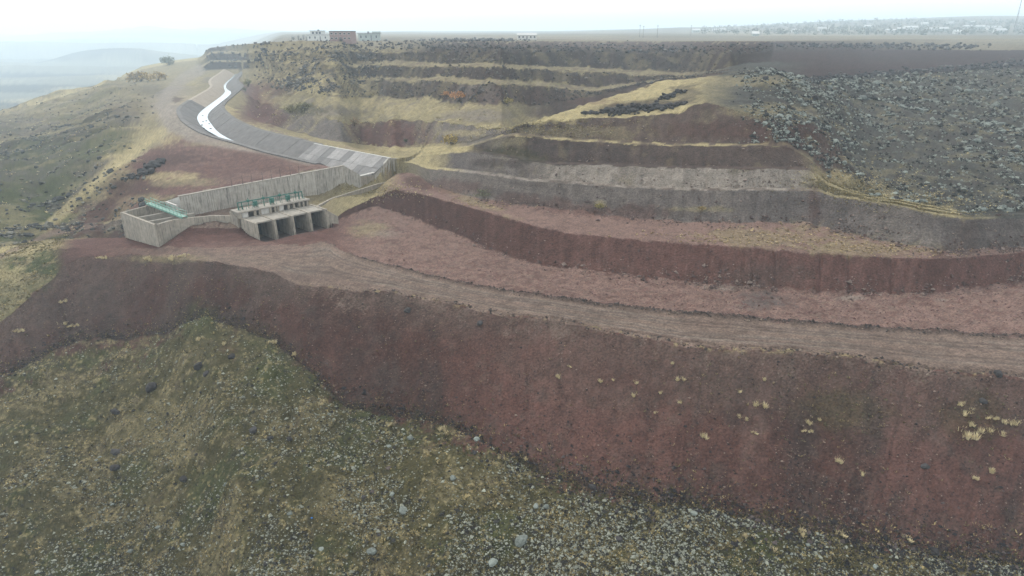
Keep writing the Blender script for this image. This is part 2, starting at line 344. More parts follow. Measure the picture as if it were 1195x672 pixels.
VC[rr] = vcol*(1-wv)+pcol*wv
# edges between neighbouring kinds of ground are ragged: pull colours across the lines
shift = np.rint((fbm(GX/2.6, GY/2.6, 22, 4)*np.where((PX > 490) & (BI > bidx['3']) & (BI < bidx['10']), 1.6, 5)+inb('0', '1')*(fbm(GX/6, GY/6, 23, 4)*24+fbm(GX/1.5, GY/1.5, 25, 3)*14+rng.normal(0, 5, GX.shape)))*near).astype(int)
ridx = np.clip(np.arange(NR)[:, None]+shift, 0, NR-1)
keep = inb('6', '13', '15')
VC2 = np.take_along_axis(VC, ridx[..., None].repeat(3, 2), 0)
VC = np.where(keep[..., None], VC, VC2)
RAG = .6*fbm(GX/5, GY/5, 50, 3)+.6*fbm(GX/1.3, GY/1.3, 55, 3)
def mixc(mask, col, k=1.0):
    global VC
    mm = np.clip(mask*k, 0, 1)[..., None]; VC = VC*(1-mm)+C[col][None, None]*mm
def blob(px, py, rx, ry, col, k=1.0, rag=.7, rot=0.0, s=50):
    a = math.radians(rot); dx = PX-px; dy = PY-py
    ex = (dx*math.cos(a)+dy*math.sin(a))/rx; ey = (-dx*math.sin(a)+dy*math.cos(a))/ry
    d2 = ex*ex+ey*ey; w = np.nonzero(d2 < 9)
    if not len(w[0]): return
    d = np.sqrt(d2[w])+rag*RAG[w]
    mm = np.clip((1-sstep(d, .5, 1.25))*k, 0, 1)[:, None]
    VC[w] = VC[w]*(1-mm)+C[col][None]*mm
def track(pts, wpx, col, k=1.0):
    d = dist_poly(PX+wob*.25, PY+wob*.1, pts); mixc(1-sstep(d, wpx*.5, wpx), col, k)
n1 = fbm(GX/7, GY/7, 60, 4); n2 = fbm(GX/2.2, GY/2.2, 61, 4); n3 = fbm(GX/.7, GY/.7, 62, 3)
# foreground meadow
mixc(fg*sstep(n1+.5*n2+.5*n3, -.05, .5), 'strawdk', .45); mixc(fg*sstep(-n1+.4*n2, .05, .5), 'green', .7)
mixc(fg*sstep(n2+.5*n3, .15, .55), 'browndk', .45)
mixc(fg*sstep(fbm(GX/.45, GY/.45, 96, 3)+.4*n2, .2, .6), 'straw', .5)
blob(230, 375, 26, 22, 'green', .7); blob(270, 400, 60, 22, 'olive', .5)
gl = (1-sstep(PX, 62, 78))*inb('2', '3', '4')
mixc(gl*sstep(n1+.5*n2, -.3, .3), 'strawdk', .6); mixc(gl*sstep(n2+.6*n3, .1, .5), 'browndk', .5); mixc(gl*sstep(n3+.4*n2, .2, .5), 'straw', .5)
# banks: streaks of grey stone and green weed
st1 = fbm(TA*55+.1*n1, GR*.03, 63, 4, .6)
mixc(emb*sstep(st1+.5*n2, .1, .6), 'browndk', .3); mixc(emb*sstep(-st1+.5*n2, .15, .6), 'red', .4)
mixc(emb*sstep(n2+n3*.5, .2, .6), 'brown', .45)
fe = (GR-R['1'][None])/np.maximum(R['2']-R['1'], 1)[None]
mixc(emb*sstep(fe+.35*n1, .45, .85), 'brown', .6); mixc(emb*sstep(fbm(TA*16, GR*.12, 97, 4)+.5*n2, .1, .6)*(1-sstep(fe, .5, .9)), 'browndk', .4)
mixc(emb*sstep(fbm(TA*22, GR*.06, 98, 4)+.2*n2, .15, .5), 'redpale', .14)
mixc(emb*(1-sstep(PX, 330, 480))*sstep(n1+.5*n2, -.3, .4), 'brown', .5)
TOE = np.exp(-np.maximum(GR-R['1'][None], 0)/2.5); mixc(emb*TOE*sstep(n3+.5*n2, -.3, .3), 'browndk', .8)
blob(985, 480, 55, 28, 'olive', .4); blob(940, 500, 20, 30, 'browndk', .45); blob(1020, 500, 16, 60, 'browndk', .4); blob(500, 455, 26, 45, 'browndk', .4); blob(930, 540, 20, 45, 'browndk', .4)
blob(1140, 490, 40, 30, 'olive', .35); blob(100, 360, 60, 30, 'browndk', .35); blob(820, 460, 90, 25, 'brown', .4)
# track and platform
tr = inb('2')*sstep(PX, 250, 330)
f2 = (GR-R['2'][None])/np.maximum(R['3']-R['2'], .5)[None]
for q, wd in ((.28, .05), (.42, .04), (.66, .05), (.80, .04)):
    mixc(tr*np.exp(-((f2-q+.03*n1)/wd)**2)*sstep(n1+.4, -.2, .5), 'pale', .45)
for q in (.30, .40, .66, .76): mixc(tr*np.exp(-((f2-q-.03*fbm(TA*10, TA*0, 15, 3)[None])/.022)**2), 'browndk', .5)
mixc(tr*sstep(fbm(f2*11+.4*n1, TA*9, 94, 4, .65), .0, .5), 'brown', .28); mixc(tr*sstep(fbm(f2*16+.4*n1, TA*7, 95, 4, .65), .05, .5), 'redpale', .25); mixc(tr*sstep(n2+.6*n3, .15, .6), 'brown', .4)
mixc(rim*sstep(PX, 386, 420), 'browndk', .75); mixc(crest*sstep(n2+n3*.5, -.2, .3), 'reddk', .6)
mixc(crest*sstep(n3+n2*.5, .15, .5), 'straw', .5)
blob(430, 268, 26, 9, 'strawdk', .7); blob(300, 290, 70, 10, 'redpale', .5); blob(350, 322, 60, 9, 'brown', .4); blob(190, 302, 60, 5, 'strawdk', .5); blob(330, 302, 80, 8, 'road', .5)
blob(895, 352, 38, 10, 'screedk', .8); blob(840, 336, 26, 3, 'pale', .6); blob(990, 348, 16, 3, 'pale', .6); blob(450, 272, 20, 5, 'pale', .35); blob(1100, 350, 10, 2, 'pale', .6)
fl = inb('3')*sstep(PX, 400, 450); mixc(fl*sstep(n3+.5*n2, .05, .5), 'red', .6); mixc(fl*sstep(-n3+.5*n2, .2, .6), 'road', .5)
# first scarp: vertical stripes, darker foot
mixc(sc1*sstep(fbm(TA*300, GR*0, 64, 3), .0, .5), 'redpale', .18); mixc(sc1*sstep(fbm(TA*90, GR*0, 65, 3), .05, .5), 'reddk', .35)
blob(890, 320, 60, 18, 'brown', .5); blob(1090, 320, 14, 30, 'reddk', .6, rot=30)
# bench: dry weeds
blob(900, 276, 90, 14, 'strawdk', .5, 1.2); blob(990, 290, 70, 8, 'strawdk', .45, 1.2); blob(560, 238, 40, 5, 'strawdk', .55, 1.0, 20)
# second scarp
s2 = inb('6')*sstep(PX, 500, 560)
mixc(s2*sstep(fbm(TA*240, GR*.3, 66, 4)+.5*n2, .05, .6), 'screedk', .4); mixc(s2*sstep(n1+.4*fbm(TA*200, GR*.1, 67, 3), .15, .6), 'pale', .25)
for x, y, rx in ((535,218,45),(600,232,30),(650,240,30),(740,248,40),(690,246,25)): blob(x, y, rx, 9, 'red', .55, .8)
blob(950, 240, 9, 26, 'reddk', .6); blob(1130, 275, 12, 22, 'brown', .5); blob(700, 238, 8, 5, 'straw', .5); blob(820, 244, 40, 4, 'strawdk', .5)
mixc(s2*sstep(fbm(GX/30, GZ*1.1+GX/60, 99, 3), .1, .4), 'browndk', .3)
blob(485, 212, 18, 8, 'reddk', .8, .5, 15); blob(470, 232, 45, 9, 'reddk', .5, .5, 25)
# upper terraces
up = inb('7b', '8b', '9b')*sstep(PX, 540, 600)
mixc(up*sstep(fbm(TA*110, GR*.3, 68, 4)+.5*n2, .0, .6), 'brown', .3); mixc(inb('7b')*sstep(PX, 620, 660)*sstep(n2+.6*fbm(TA*300, GR*.05, 93, 3), .0, .5), 'scree', .5); mixc(up*sstep(n2, .2, .6), 'strawdk', .25)
blob(600, 178, 45, 8, 'olive', .6, .8, 12); blob(585, 166, 30, 6, 'strawdk', .5); blob(850, 152, 110, 11, 'reddk', .6, .8); blob(920, 160, 45, 14, 'reddk', .5)
blob(690, 155, 80, 8, 'strawdk', .4, 1.0); blob(580, 190, 40, 5, 'browndk', .6)
# stony hill on the right
mixc(rocky*sstep(n2+.5*n1, .05, .5), 'strawdk', .35); mixc(rocky*sstep(-n2+.6*n3, .1, .6), 'browndk', .6)
blob(985, 212, 42, 14, 'straw', .6, 1.1, 20); blob(1050, 232, 65, 9, 'straw', .5, 1.1, 14); blob(1010, 225, 60, 12, 'browndk', .35, 1.4, 14, 52); blob(900, 130, 50, 8, 'strawdk', .6, .9); blob(880, 95, 50, 7, 'strawdk', .6, .9)
blob(965, 180, 20, 20, 'brown', .6)
# spur
blob(745, 124, 60, 8, 'browndk', .85, .5, -6); blob(640, 140, 40, 5, 'straw', .6); blob(800, 110, 20, 14, 'browndk', .6)
# middle ground left of the spur
hl = hill*sstep(-PX, -620, -580)
mixc(hl*inb('10', '11')*sstep(n1+.6*n2, .0, .5), 'straw', .45); mixc(hl*inb('10')*sstep(fbm(TA*90, GR*.04, 69, 4), .0, .4), 'screedk', .5)
mixc(hl*inb('11', '12')*sstep(-n1+.5*n2, .1, .5), 'scree', .6)
for x, y, rx, ry, c, k in ((305,135,32,14,'red',.85),(330,105,18,8,'reddk',.7),(312,100,22,7,'red',.6),(450,155,40,11,'red',.8),(560,165,30,9,'screedk',.6),(480,128,60,8,'straw',.5),(420,120,30,8,'straw',.6),
    (375,130,45,6,'scree',.7),(355,128,24,6,'olive',.7),(560,135,40,8,'scree',.7),(505,172,40,5,'straw',.75),(460,180,40,4,'strawdk',.6),(540,155,25,4,'straw',.5),(325,160,25,3,'straw',.6),(600,112,60,8,'reddk',.35),(690,118,30,5,'red',.45)):
    blob(x, y, rx, ry, c, k, .8)
tf_ = inb('12', '14', '16', '17')*sstep(PX, 430, 470)*(1-sstep(PX, 840, 880)); mixc(tf_*sstep(n1+.6*n2, -.1, .5), 'strawdk', .35); mixc(inb('9', '8', '7')*sstep(PX, 540, 600)*(1-sstep(PX, 930, 960))*sstep(n2+.5*n1, -.25, .3), 'brown', .75); mixc(inb('13', '15')*sstep(PX, 430, 470)*(1-sstep(PX, 820, 860))*sstep(n2+.5*n1, -.1, .4), 'brown', .6)
rk = hl*inb('12', '13', '14', '15', '16', '17')*sstep(-PX, -470, -420)
mixc(rk*sstep(n2+.5*n1, -.05, .35), 'browndk', .7); mixc(rk*sstep(-n2+.3*n1, .15, .5), 'straw', .6)
# red mound behind the tall wall, canal road, left ridge
for x, y, rx, ry, c, k in ((300,190,70,14,'red',.7),(200,185,40,10,'reddk',.8),(240,200,30,8,'red',.6),(160,215,40,16,'reddk',.7),(120,245,30,14,'reddk',.7),(215,212,40,6,'strawdk',.7),
    (195,205,40,5,'straw',.6),(175,232,30,6,'strawdk',.8),(130,180,26,30,'straw',.55),(180,160,30,10,'straw',.6),(110,160,45,28,'olive',.7),(90,200,40,26,'scree',.4),(60,190,60,40,'green',.5),
    (175,105,22,8,'browndk',.5),(150,125,25,10,'brown',.4),(205,116,9,4,'reddk',.8),(30,150,60,16,'screedk',.5),(40,130,60,7,'strawdk',.6),(20,290,50,10,'straw',.6),(40,270,45,7,'strawdk',.7),(15,320,20,10,'straw',.5),
    (260,168,45,3,'strawdk',.6),(225,95,12,6,'straw',.5),(140,90,30,4,'straw',.5),(90,105,40,4,'straw',.6),(40,118,40,3,'straw',.7)):
    blob(x, y, rx, ry, c, k, .8, s=70)
lf = lefth; mixc(lf*sstep(fbm(GX/12, GY/12, 72, 4)+.3*n2, .1, .4), 'browndk', .45); mixc(lf*sstep(fbm(GX/20, GY/20, 73, 4), .1, .4), 'green', .5); mixc(lf*sstep(n1+.5*n2, .1, .5), 'screedk', .5); mixc(lf*sstep(-n1+.5*fbm(GX/22, GY/22, 71, 3), .1, .5), 'strawdk', .5)
track([(55,266),(95,229),(128,197),(158,174),(190,153)], 8, 'straw', .7); blob(70, 215, 30, 14, 'green', .6, 1.0, -40); blob(110, 175, 34, 12, 'green', .6, 1.0, -35); blob(150, 140, 20, 10, 'screedk', .5)
blob(112, 248, 34, 14, 'reddk', .85, .8, -30); blob(85, 268, 36, 8, 'reddk', .7); blob(150, 222, 26, 9, 'reddk', .7)
track([(0,300),(60,272),(110,262)], 4, 'road', .7); track([(0,165),(60,155),(120,140)], 1.6, 'strawdk', .7)
track([(232,82),(212,93),(196,110),(191,126),(197,143),(220,158),(262,166),(310,173),(360,186)], 9, 'concdirt', .75)
track([(193,112),(189,127),(196,144),(222,160)], 1.4, 'pale', .5)
# overall mottling of the soil
mot = 1+.09*rng.normal(0, 1, GX.shape).clip(-2, 2)*near+.32*fbm(GX/1.1, GY/1.1, 80, 4)+.10*fbm(GX/25, GY/25, 81, 3)
VC = np.clip(VC*(mot*np.where(GR > 900, 1, 1))[..., None], .006, .8)

# ------------------------------------------------------------------ materials
def attr_mat(name, rough=.95, nscale=6.0, namp=.35, bump=.0, bscale=8.0, bdist=.05, spec=.1, n2scale=None):
    m = bpy.data.materials.new(name); m.use_nodes = True; nt = m.node_tree; b = nt.nodes['Principled BSDF']
    a = nt.nodes.new('ShaderNodeAttribute'); a.attribute_name = 'Col'
    tc = nt.nodes.new('ShaderNodeTexCoord')
    n = nt.nodes.new('ShaderNodeTexNoise'); n.inputs['Scale'].default_value = nscale; n.inputs['Detail'].default_value = 5; n.inputs['Roughness'].default_value = .7
    nt.links.new(tc.outputs['Object'], n.inputs['Vector'])
    mr = nt.nodes.new('ShaderNodeMapRange'); mr.inputs[1].default_value = .3; mr.inputs[2].default_value = .7
    mr.inputs[3].default_value = 1-namp; mr.inputs[4].default_value = 1+namp
    nt.links.new(n.outputs[0], mr.inputs[0])
    mx = nt.nodes.new('ShaderNodeVectorMath'); mx.operation = 'SCALE'
    nt.links.new(a.outputs['Color'], mx.inputs[0]); nt.links.new(mr.outputs[0], mx.inputs['Scale'])
    nt.links.new(mx.outputs[0], b.inputs['Base Color'])
    b.inputs['Roughness'].default_value = rough; b.inputs['Specular IOR Level'].default_value = spec
    if bump:
        nb = nt.nodes.new('ShaderNodeTexNoise'); nb.inputs['Scale'].default_value = bscale; nb.inputs['Detail'].default_value = 4
        nt.links.new(tc.outputs['Object'], nb.inputs['Vector'])
        bu = nt.nodes.new('ShaderNodeBump'); bu.inputs['Strength'].default_value = bump; bu.inputs['Distance'].default_value = bdist
        nt.links.new(nb.outputs[0], bu.inputs['Height']); nt.links.new(bu.outputs[0], b.inputs['Normal'])
    return m
def flat_mat(name, rgb, rough=.9, amp=.2, scale=4.0, spec=.2, metal=0.0, rnd=0.0, bump=0.0, streak=0.0, streakcol=(60,56,54), gain=.68):
    m = bpy.data.materials.new(name); m.use_nodes = True; nt = m.node_tree; b = nt.nodes['Principled BSDF']
    tc = nt.nodes.new('ShaderNodeTexCoord')
    n = nt.nodes.new('ShaderNodeTexNoise'); n.inputs['Scale'].default_value = scale; n.inputs['Detail'].default_value = 6; n.inputs['Roughness'].default_value = .65
    geo = nt.nodes.new('ShaderNodeNewGeometry')
    nt.links.new(geo.outputs['Position'], n.inputs['Vector'])
    mr = nt.nodes.new('ShaderNodeMapRange'); mr.inputs[1].default_value = .3; mr.inputs[2].default_value = .7
    mr.inputs[3].default_value = 1-amp; mr.inputs[4].default_value = 1+amp
    nt.links.new(n.outputs[0], mr.inputs[0])
    val = mr.outputs[0]
    if rnd:
        oi = nt.nodes.new('ShaderNodeObjectInfo'); m2 = nt.nodes.new('ShaderNodeMapRange')
        m2.inputs[3].default_value = 1-rnd; m2.inputs[4].default_value = 1+rnd
        nt.links.new(oi.outputs['Random'], m2.inputs[0])
        mm = nt.nodes.new('ShaderNodeMath'); mm.operation = 'MULTIPLY'; nt.links.new(val, mm.inputs[0]); nt.links.new(m2.outputs[0], mm.inputs[1]); val = mm.outputs[0]
    c = nt.nodes.new('ShaderNodeRGB'); L = lin(rgb)*gain; c.outputs[0].default_value = (*L, 1)
    mx = nt.nodes.new('ShaderNodeVectorMath'); mx.operation = 'SCALE'
    nt.links.new(c.outputs[0], mx.inputs[0]); nt.links.new(val, mx.inputs['Scale']); out = mx.outputs[0]
    if streak:                                        # water stains running down the concrete
        mp = nt.nodes.new('ShaderNodeMapping'); mp.inputs['Scale'].default_value = (2.4, 2.4, .16)
        nt.links.new(geo.outputs['Position'], mp.inputs[0])
        ns = nt.nodes.new('ShaderNodeTexNoise'); ns.inputs['Scale'].default_value = 1.6; ns.inputs['Detail'].default_value = 5; ns.inputs['Roughness'].default_value = .7
        nt.links.new(mp.outputs[0], ns.inputs['Vector'])
        r = nt.nodes.new('ShaderNodeMapRange'); r.inputs[1].default_value = .5; r.inputs[2].default_value = .68; r.inputs[3].default_value = 0; r.inputs[4].default_value = streak
        nt.links.new(ns.outputs[0], r.inputs[0])
        mi = nt.nodes.new('ShaderNodeMix'); mi.data_type = 'RGBA'; nt.links.new(r.outputs[0], mi.inputs[0]); nt.links.new(out, mi.inputs[6]); mi.inputs[7].default_value = (*lin(streakcol), 1)
        out = mi.outputs[2]
    nt.links.new(out, b.inputs['Base Color'])
    b.inputs['Roughness'].default_value = rough; b.inputs['Specular IOR Level'].default_value = spec; b.inputs['Metallic'].default_value = metal
    if bump:
        bu = nt.nodes.new('ShaderNodeBump'); bu.inputs['Strength'].default_value = bump; bu.inputs['Distance'].default_value = .05
        nt.links.new(n.outputs[0], bu.inputs['Height']); nt.links.new(bu.outputs[0], b.inputs['Normal'])
    return m
M = {}
M['ground'] = attr_mat('soil_and_turf', nscale=3.4, namp=.5, bump=1.0, bscale=3.0, bdist=.22)
M['stones'] = attr_mat('field_stone', nscale=5, namp=.35, rough=.9)
M['grass'] = attr_mat('dry_grass', nscale=3, namp=.25)
M['leaf'] = attr_mat('shrub_leaf', nscale=2, namp=.3)
M['boulder_pale'] = flat_mat('lichen_basalt', (128,134,126), amp=.45, scale=3.5, rnd=.3, bump=.5)
M['boulder_dark'] = flat_mat('dark_basalt', (64,61,60), amp=.45, scale=3.5, rnd=.35, bump=.5)
M['conc'] = flat_mat('weathered_concrete', (156,147,133), amp=.22, scale=1.2, streak=.75, bump=.15, rnd=.06, gain=.82)
M['concwall'] = flat_mat('streaked_concrete', (172,166,155), amp=.2, scale=.9, streak=.8, bump=.15, rnd=.10, gain=.82)
M['concpale'] = flat_mat('pale_concrete', (196,192,184), amp=.15, scale=1.0, streak=.3, gain=.82)
M['concdeck'] = flat_mat('dusty_concrete', (150,143,132), amp=.25, scale=.8, gain=.82)
M['lining'] = flat_mat('canal_lining', (116,112,108), amp=.22, scale=.5, rnd=.05)
M['liningpale'] = flat_mat('canal_lining_pale', (174,160,142), amp=.18, scale=.4)
M['panel'] = flat_mat('lining_panel', (150,146,142), amp=.18, scale=.7, rnd=.35, streak=.35)
M['green'] = flat_mat('green_enamel', (46,108,92), rough=.5, amp=.2, scale=3, spec=.4, rnd=.1)
M['greenpale'] = flat_mat('faded_green_enamel', (120,168,150), rough=.55, amp=.2, scale=3, spec=.4)
M['ground_mud'] = flat_mat('bay_mud', (88,74,68), amp=.3, scale=1.5)
M['gate'] = flat_mat('gate_steel_bay_shade', (44,44,46), rough=.8, amp=.2)  # steel darkened so its colour carries the shade inside the open bays
M['steel'] = flat_mat('rusty_steel', (84,78,76), rough=.7, amp=.25)
M['white'] = flat_mat('white_plaster', (222,220,212), amp=.1, scale=.6)
M['cream'] = flat_mat('grey_green_plaster', (176,186,178), amp=.12, scale=.6)
M['brick'] = flat_mat('hazed_brick', (164,142,138), amp=.2, scale=1.0)  # brick colour faded to stand in for the haze of distance
M['roofdk'] = flat_mat('roof_sheet', (120,120,122), amp=.15, scale=.6)
M['roofpale'] = flat_mat('roof_zinc', (214,214,210), amp=.1, scale=.4, rnd=.15)
M['roofred'] = flat_mat('roof_tile', (196,160,150), amp=.15, scale=.6)
M['glass'] = flat_mat('window_glass', (52,60,68), rough=.15, amp=.1, spec=.5)
M['bark'] = flat_mat('bark', (84,72,62), amp=.3, scale=6)
wm_ = bpy.data.materials.new('canal_water'); wm_.use_nodes = True; b_ = wm_.node_tree.nodes['Principled BSDF']
b_.inputs['Base Color'].default_value = (.42, .47, .49, 1); b_.inputs['Roughness'].default_value = .12; b_.inputs['IOR'].default_value = 1.33
nb_ = wm_.node_tree.nodes.new('ShaderNodeTexNoise'); nb_.inputs['Scale'].default_value = 1.5
bu_ = wm_.node_tree.nodes.new('ShaderNodeBump'); bu_.inputs['Strength'].default_value = .08; bu_.inputs['Distance'].default_value = .03
wm_.node_tree.links.new(nb_.outputs[0], bu_.inputs['Height']); wm_.node_tree.links.new(bu_.outputs[0], b_.inputs['Normal'])
M['water'] = wm_

# ------------------------------------------------------------------ mesh builders
def np_mesh(name, V, F, mat, col=None, smooth=False):
    me = bpy.data.meshes.new(name); V = np.ascontiguousarray(V, np.float32); F = np.ascontiguousarray(F, np.int32)
    k = F.shape[1]
    me.vertices.add(len(V)); me.vertices.foreach_set('co', V.ravel())
    me.loops.add(F.size); me.loops.foreach_set('vertex_index', F.ravel())
    me.polygons.add(len(F)); me.polygons.foreach_set('loop_start', np.arange(0, F.size, k, dtype=np.int32))
    me.polygons.foreach_set('loop_total', np.full(len(F), k, np.int32))
    me.polygons.foreach_set('use_smooth', np.full(len(F), smooth, bool))
    me.update(calc_edges=True); me.materials.append(mat)
    if col is not None:
        a = me.color_attributes.new('Col', 'FLOAT_COLOR', 'POINT')
        a.data.foreach_set('color', np.concatenate([col, np.ones((len(col), 1))], 1).astype(np.float32).ravel())
    return me
def link(name, me, parent=None, loc=None):
    o = bpy.data.objects.new(name, me); COL.objects.link(o)
    if parent: o.parent = parent
    if loc is not None: o.location = loc
    return o
def tag(o, label=None, cat=None, group=None, kind=None):
    if label: o['label'] = label
    if cat: o['category'] = cat
    if group: o['group'] = group
    if kind: o['kind'] = kind
    return o
def empty(name, loc, label, cat, group=None):
    o = bpy.data.objects.new(name, None); COL.objects.link(o); o.location = loc; o.empty_display_size = .5
    return tag(o, label, cat, group)
class MB:
    def __init__(s): s.v = []; s.f = []
    def add(s, v, f):
        n = len(s.v); s.v += [tuple(p) for p in v]; s.f += [tuple(i+n for i in q) for q in f]
    def hexa(s, b, t):                     # 4 bottom points, 4 top points
        s.add(list(b)+list(t), [(3,2,1,0),(4,5,6,7),(0,1,5,4),(1,2,6,5),(2,3,7,6),(3,0,4,7)])
    def box(s, c, d, ax=(1,0), z0=0, z1=1):     # centre, half sizes, axis
        ax = np.array(ax)/np.hypot(*ax); ay = np.array((-ax[1], ax[0])); c = np.array(c[:2])
        p = [c+ax*sx*d[0]+ay*sy*d[1] for sx, sy in ((-1,-1),(1,-1),(1,1),(-1,1))]
        s.hexa([(*q, z0) for q in p], [(*q, z1) for q in p])
    def wall(s, a, b, th, z0, za, zb, z0b=None):      # a wall between two plan points, thickness to the left
        a = np.array(a[:2], float); b = np.array(b[:2], float); d = (b-a)/np.hypot(*(b-a)); n = np.array((-d[1], d[0]))*th
        z0b = z0 if z0b is None else z0b
        s.hexa([(*a, z0), (*b, z0b), (*(b+n), z0b), (*(a+n), z0)], [(*a, za), (*b, zb), (*(b+n), zb), (*(a+n), za)])
    def tube(s, a, b, r, n=6, r2=None):
        a = Vector(a); b = Vector(b); r2 = r if r2 is None else r2; d = (b-a).normalized()
        u = d.orthogonal().normalized(); w = d.cross(u)
        v = [a+(u*math.cos(t)+w*math.sin(t))*r for t in [2*math.pi*i/n for i in range(n)]]
        v += [b+(u*math.cos(t)+w*math.sin(t))*r2 for t in [2*math.pi*i/n for i in range(n)]]
        s.add(v, [(i, (i+1) % n, n+(i+1) % n, n+i) for i in range(n)]+[tuple(range(n-1, -1, -1)), tuple(range(n, 2*n))])
    def build(s, name, mat, parent=None, bevel=0.0):
        me = bpy.data.meshes.new(name); off = Vector((0, 0, 0))
        if parent: off = parent.matrix_basis.translation if parent.parent is None else Vector((0, 0, 0))
        if parent and parent.parent is not None: off = parent.parent.matrix_basis.translation
        me.from_pydata([tuple(Vector(p)-off) for p in s.v], [], s.f); me.update(); me.materials.append(mat)
        if bevel:
            bm = bmesh.new(); bm.from_mesh(me); bmesh.ops.bevel(bm, geom=bm.edges[:], offset=bevel, segments=1, affect='EDGES'); bm.to_mesh(me); bm.free()
        return link(name, me, parent)
# ------------------------------------------------------------------ the ground: one sheet to the horizon
idx = np.arange(NR*NA).reshape(NR, NA)
F = np.stack([idx[:-1, :-1], idx[:-1, 1:], idx[1:, 1:], idx[1:, :-1]], -1).reshape(-1, 4)
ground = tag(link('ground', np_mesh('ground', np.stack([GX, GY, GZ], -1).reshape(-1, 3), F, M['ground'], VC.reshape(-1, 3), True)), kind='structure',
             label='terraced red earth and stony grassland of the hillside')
ELV = np.maximum.accumulate((GZ-CZ)/GR, 0)
def G(px, py):                         # the point of the ground seen at that survey station
    d = ray(px, py); ta = d[0]/d[1]; te = d[2]/math.hypot(d[0], d[1])
    j = int(np.clip(round((ta-TA[0])/(TA[1]-TA[0])), 0, NA-1))
    i = int(np.clip(np.searchsorted(ELV[:, j], te), 1, NR-1))
    return Vector((GX[i, j], GY[i, j], GZ[i, j]))
def gz(x, y):                           # ground level at a plan position
    ta = x/y; j = (ta-TA[0])/(TA[1]-TA[0]); j0 = int(np.clip(math.floor(j), 0, NA-2)); fj = j-j0; r = math.hypot(x, y); out = 0
    for jj, w in ((j0, 1-fj), (j0+1, fj)): out += w*float(np.interp(r, GR[:, jj], GZ[:, jj]))
    return out
# ------------------------------------------------------------------ canal: lining slabs and water
def resample(p, step):
    out = [p[0].copy()]; acc = 0
    for a, b in zip(p, p[1:]):
        L = (b-a).length; t = step-acc
        while t < L: out.append(a+(b-a)*(t/L)); t += step
        acc = (acc+L) % step
    return out
CP = resample(CLs, 7.0)
CN = []
for i in range(len(CP)):
    t = (CP[min(i+1, len(CP)-1)]-CP[max(i-1, 0)]).normalized(); CN.append(Vector((t.y, -t.x, 0)))     # to the right of the flow towards us
canal = empty('canal_lining', CP[0], 'grey concrete lined irrigation canal winding down from the rock cutting', 'canal'); canal['kind'] = 'structure'; del canal['category']
GAP = .05
pan0 = farb[2]
for i in range(len(CP)-1):
    for side in (-1, 1):
        a, b = CP[i], CP[i+1]; t = (b-a).normalized(); a2 = a+t*GAP; b2 = b-t*GAP
        na, nb = CN[i]*side, CN[i+1]*side
        # skip the far bank where the broad panels stand
        far = (na.x*.675+na.y*.737) > 0
        if far and (a+na*10-pan0).dot(Vector((.737, -.675, 0))) > -2: continue
        j = .04*math.sin(i*2.3+side)
        wn1 = float(sstep(np.array(a.y), 275., 240.)); T1 = 8.6-.1*wn1; B1 = 1.5-.5*wn1-1.1*float(sstep(np.array(a.y), 450., 490.))
        prof = [(T1+1.6, BZ+.12), (T1, BZ+.12), (B1, WZ-.5), (B1+.2, WZ-.95), (T1+.2, BZ-.3), (T1+1.6, BZ-.3)]
        mb = MB(); va = [(a2+na*o+Vector((0, 0, z+j))) for o, z in prof]; vb = [(b2+nb*o+Vector((0, 0, z+j))) for o, z in prof]
        n = len(prof); mb.add(va+vb, [(k, (k+1) % n, n+(k+1) % n, n+k) for k in range(n)]+[tuple(range(n-1, -1, -1)), tuple(range(n, 2*n))])
        o = mb.build('lining_slab', M['liningpale'] if (side == 1 and i < 44) else M['lining'], canal)
mb = MB(); vs = []
for p, nn in zip(CP, CN):
    hw_ = 2.2-1.1*float(sstep(np.array(p.y), 300., 262.))-1.4*float(sstep(np.array(p.y), 450., 490.)); vs += [p+nn*hw_+Vector((0, 0, WZ)), p-nn*hw_+Vector((0, 0, WZ))]
mb.add(vs, [(2*i, 2*i+1, 2*i+3, 2*i+2) for i in range(len(CP)-1)])
tag(mb.build('canal_water', M['water']), 'bright water in the bed of the canal', kind='structure')
# lined bank of broad panels above the forebay
e_ = Vector((.737, -.675, 0)); pb = empty('panelled_bank', farb[2], 'sloping bank of wide mottled concrete panels beside the canal mouth', 'embankment')
Lp = (farb[3]-farb[2]).length; NPn = 12
for k in range(NPn):
    for t0, t1 in ((0, .56), (.57, 1.0)):
        a = farb[2]+e_*(Lp*k/NPn+.04); b = farb[2]+e_*(Lp*(k+1)/NPn-.04)
        j = random.uniform(-.04, .05)
        def P(p, t, d): return p+nrm*(7.2*t)+Vector((0, 0, (WZ-.4-BZ)*t+.1+j+d))
        mb = MB(); mb.hexa([P(a, t0, -.35), P(b, t0, -.35), P(b, t1, -.35), P(a, t1, -.35)][::-1], [P(a, t0, 0), P(b, t0, 0), P(b, t1, 0), P(a, t1, 0)][::-1])
        mb.build('panel', M['panel'], pb)
mb = MB(); mb.wall(farb[2], farb[3], .5, BZ-.4, BZ+.22, BZ+.22); mb.build('coping', M['concpale'], pb)

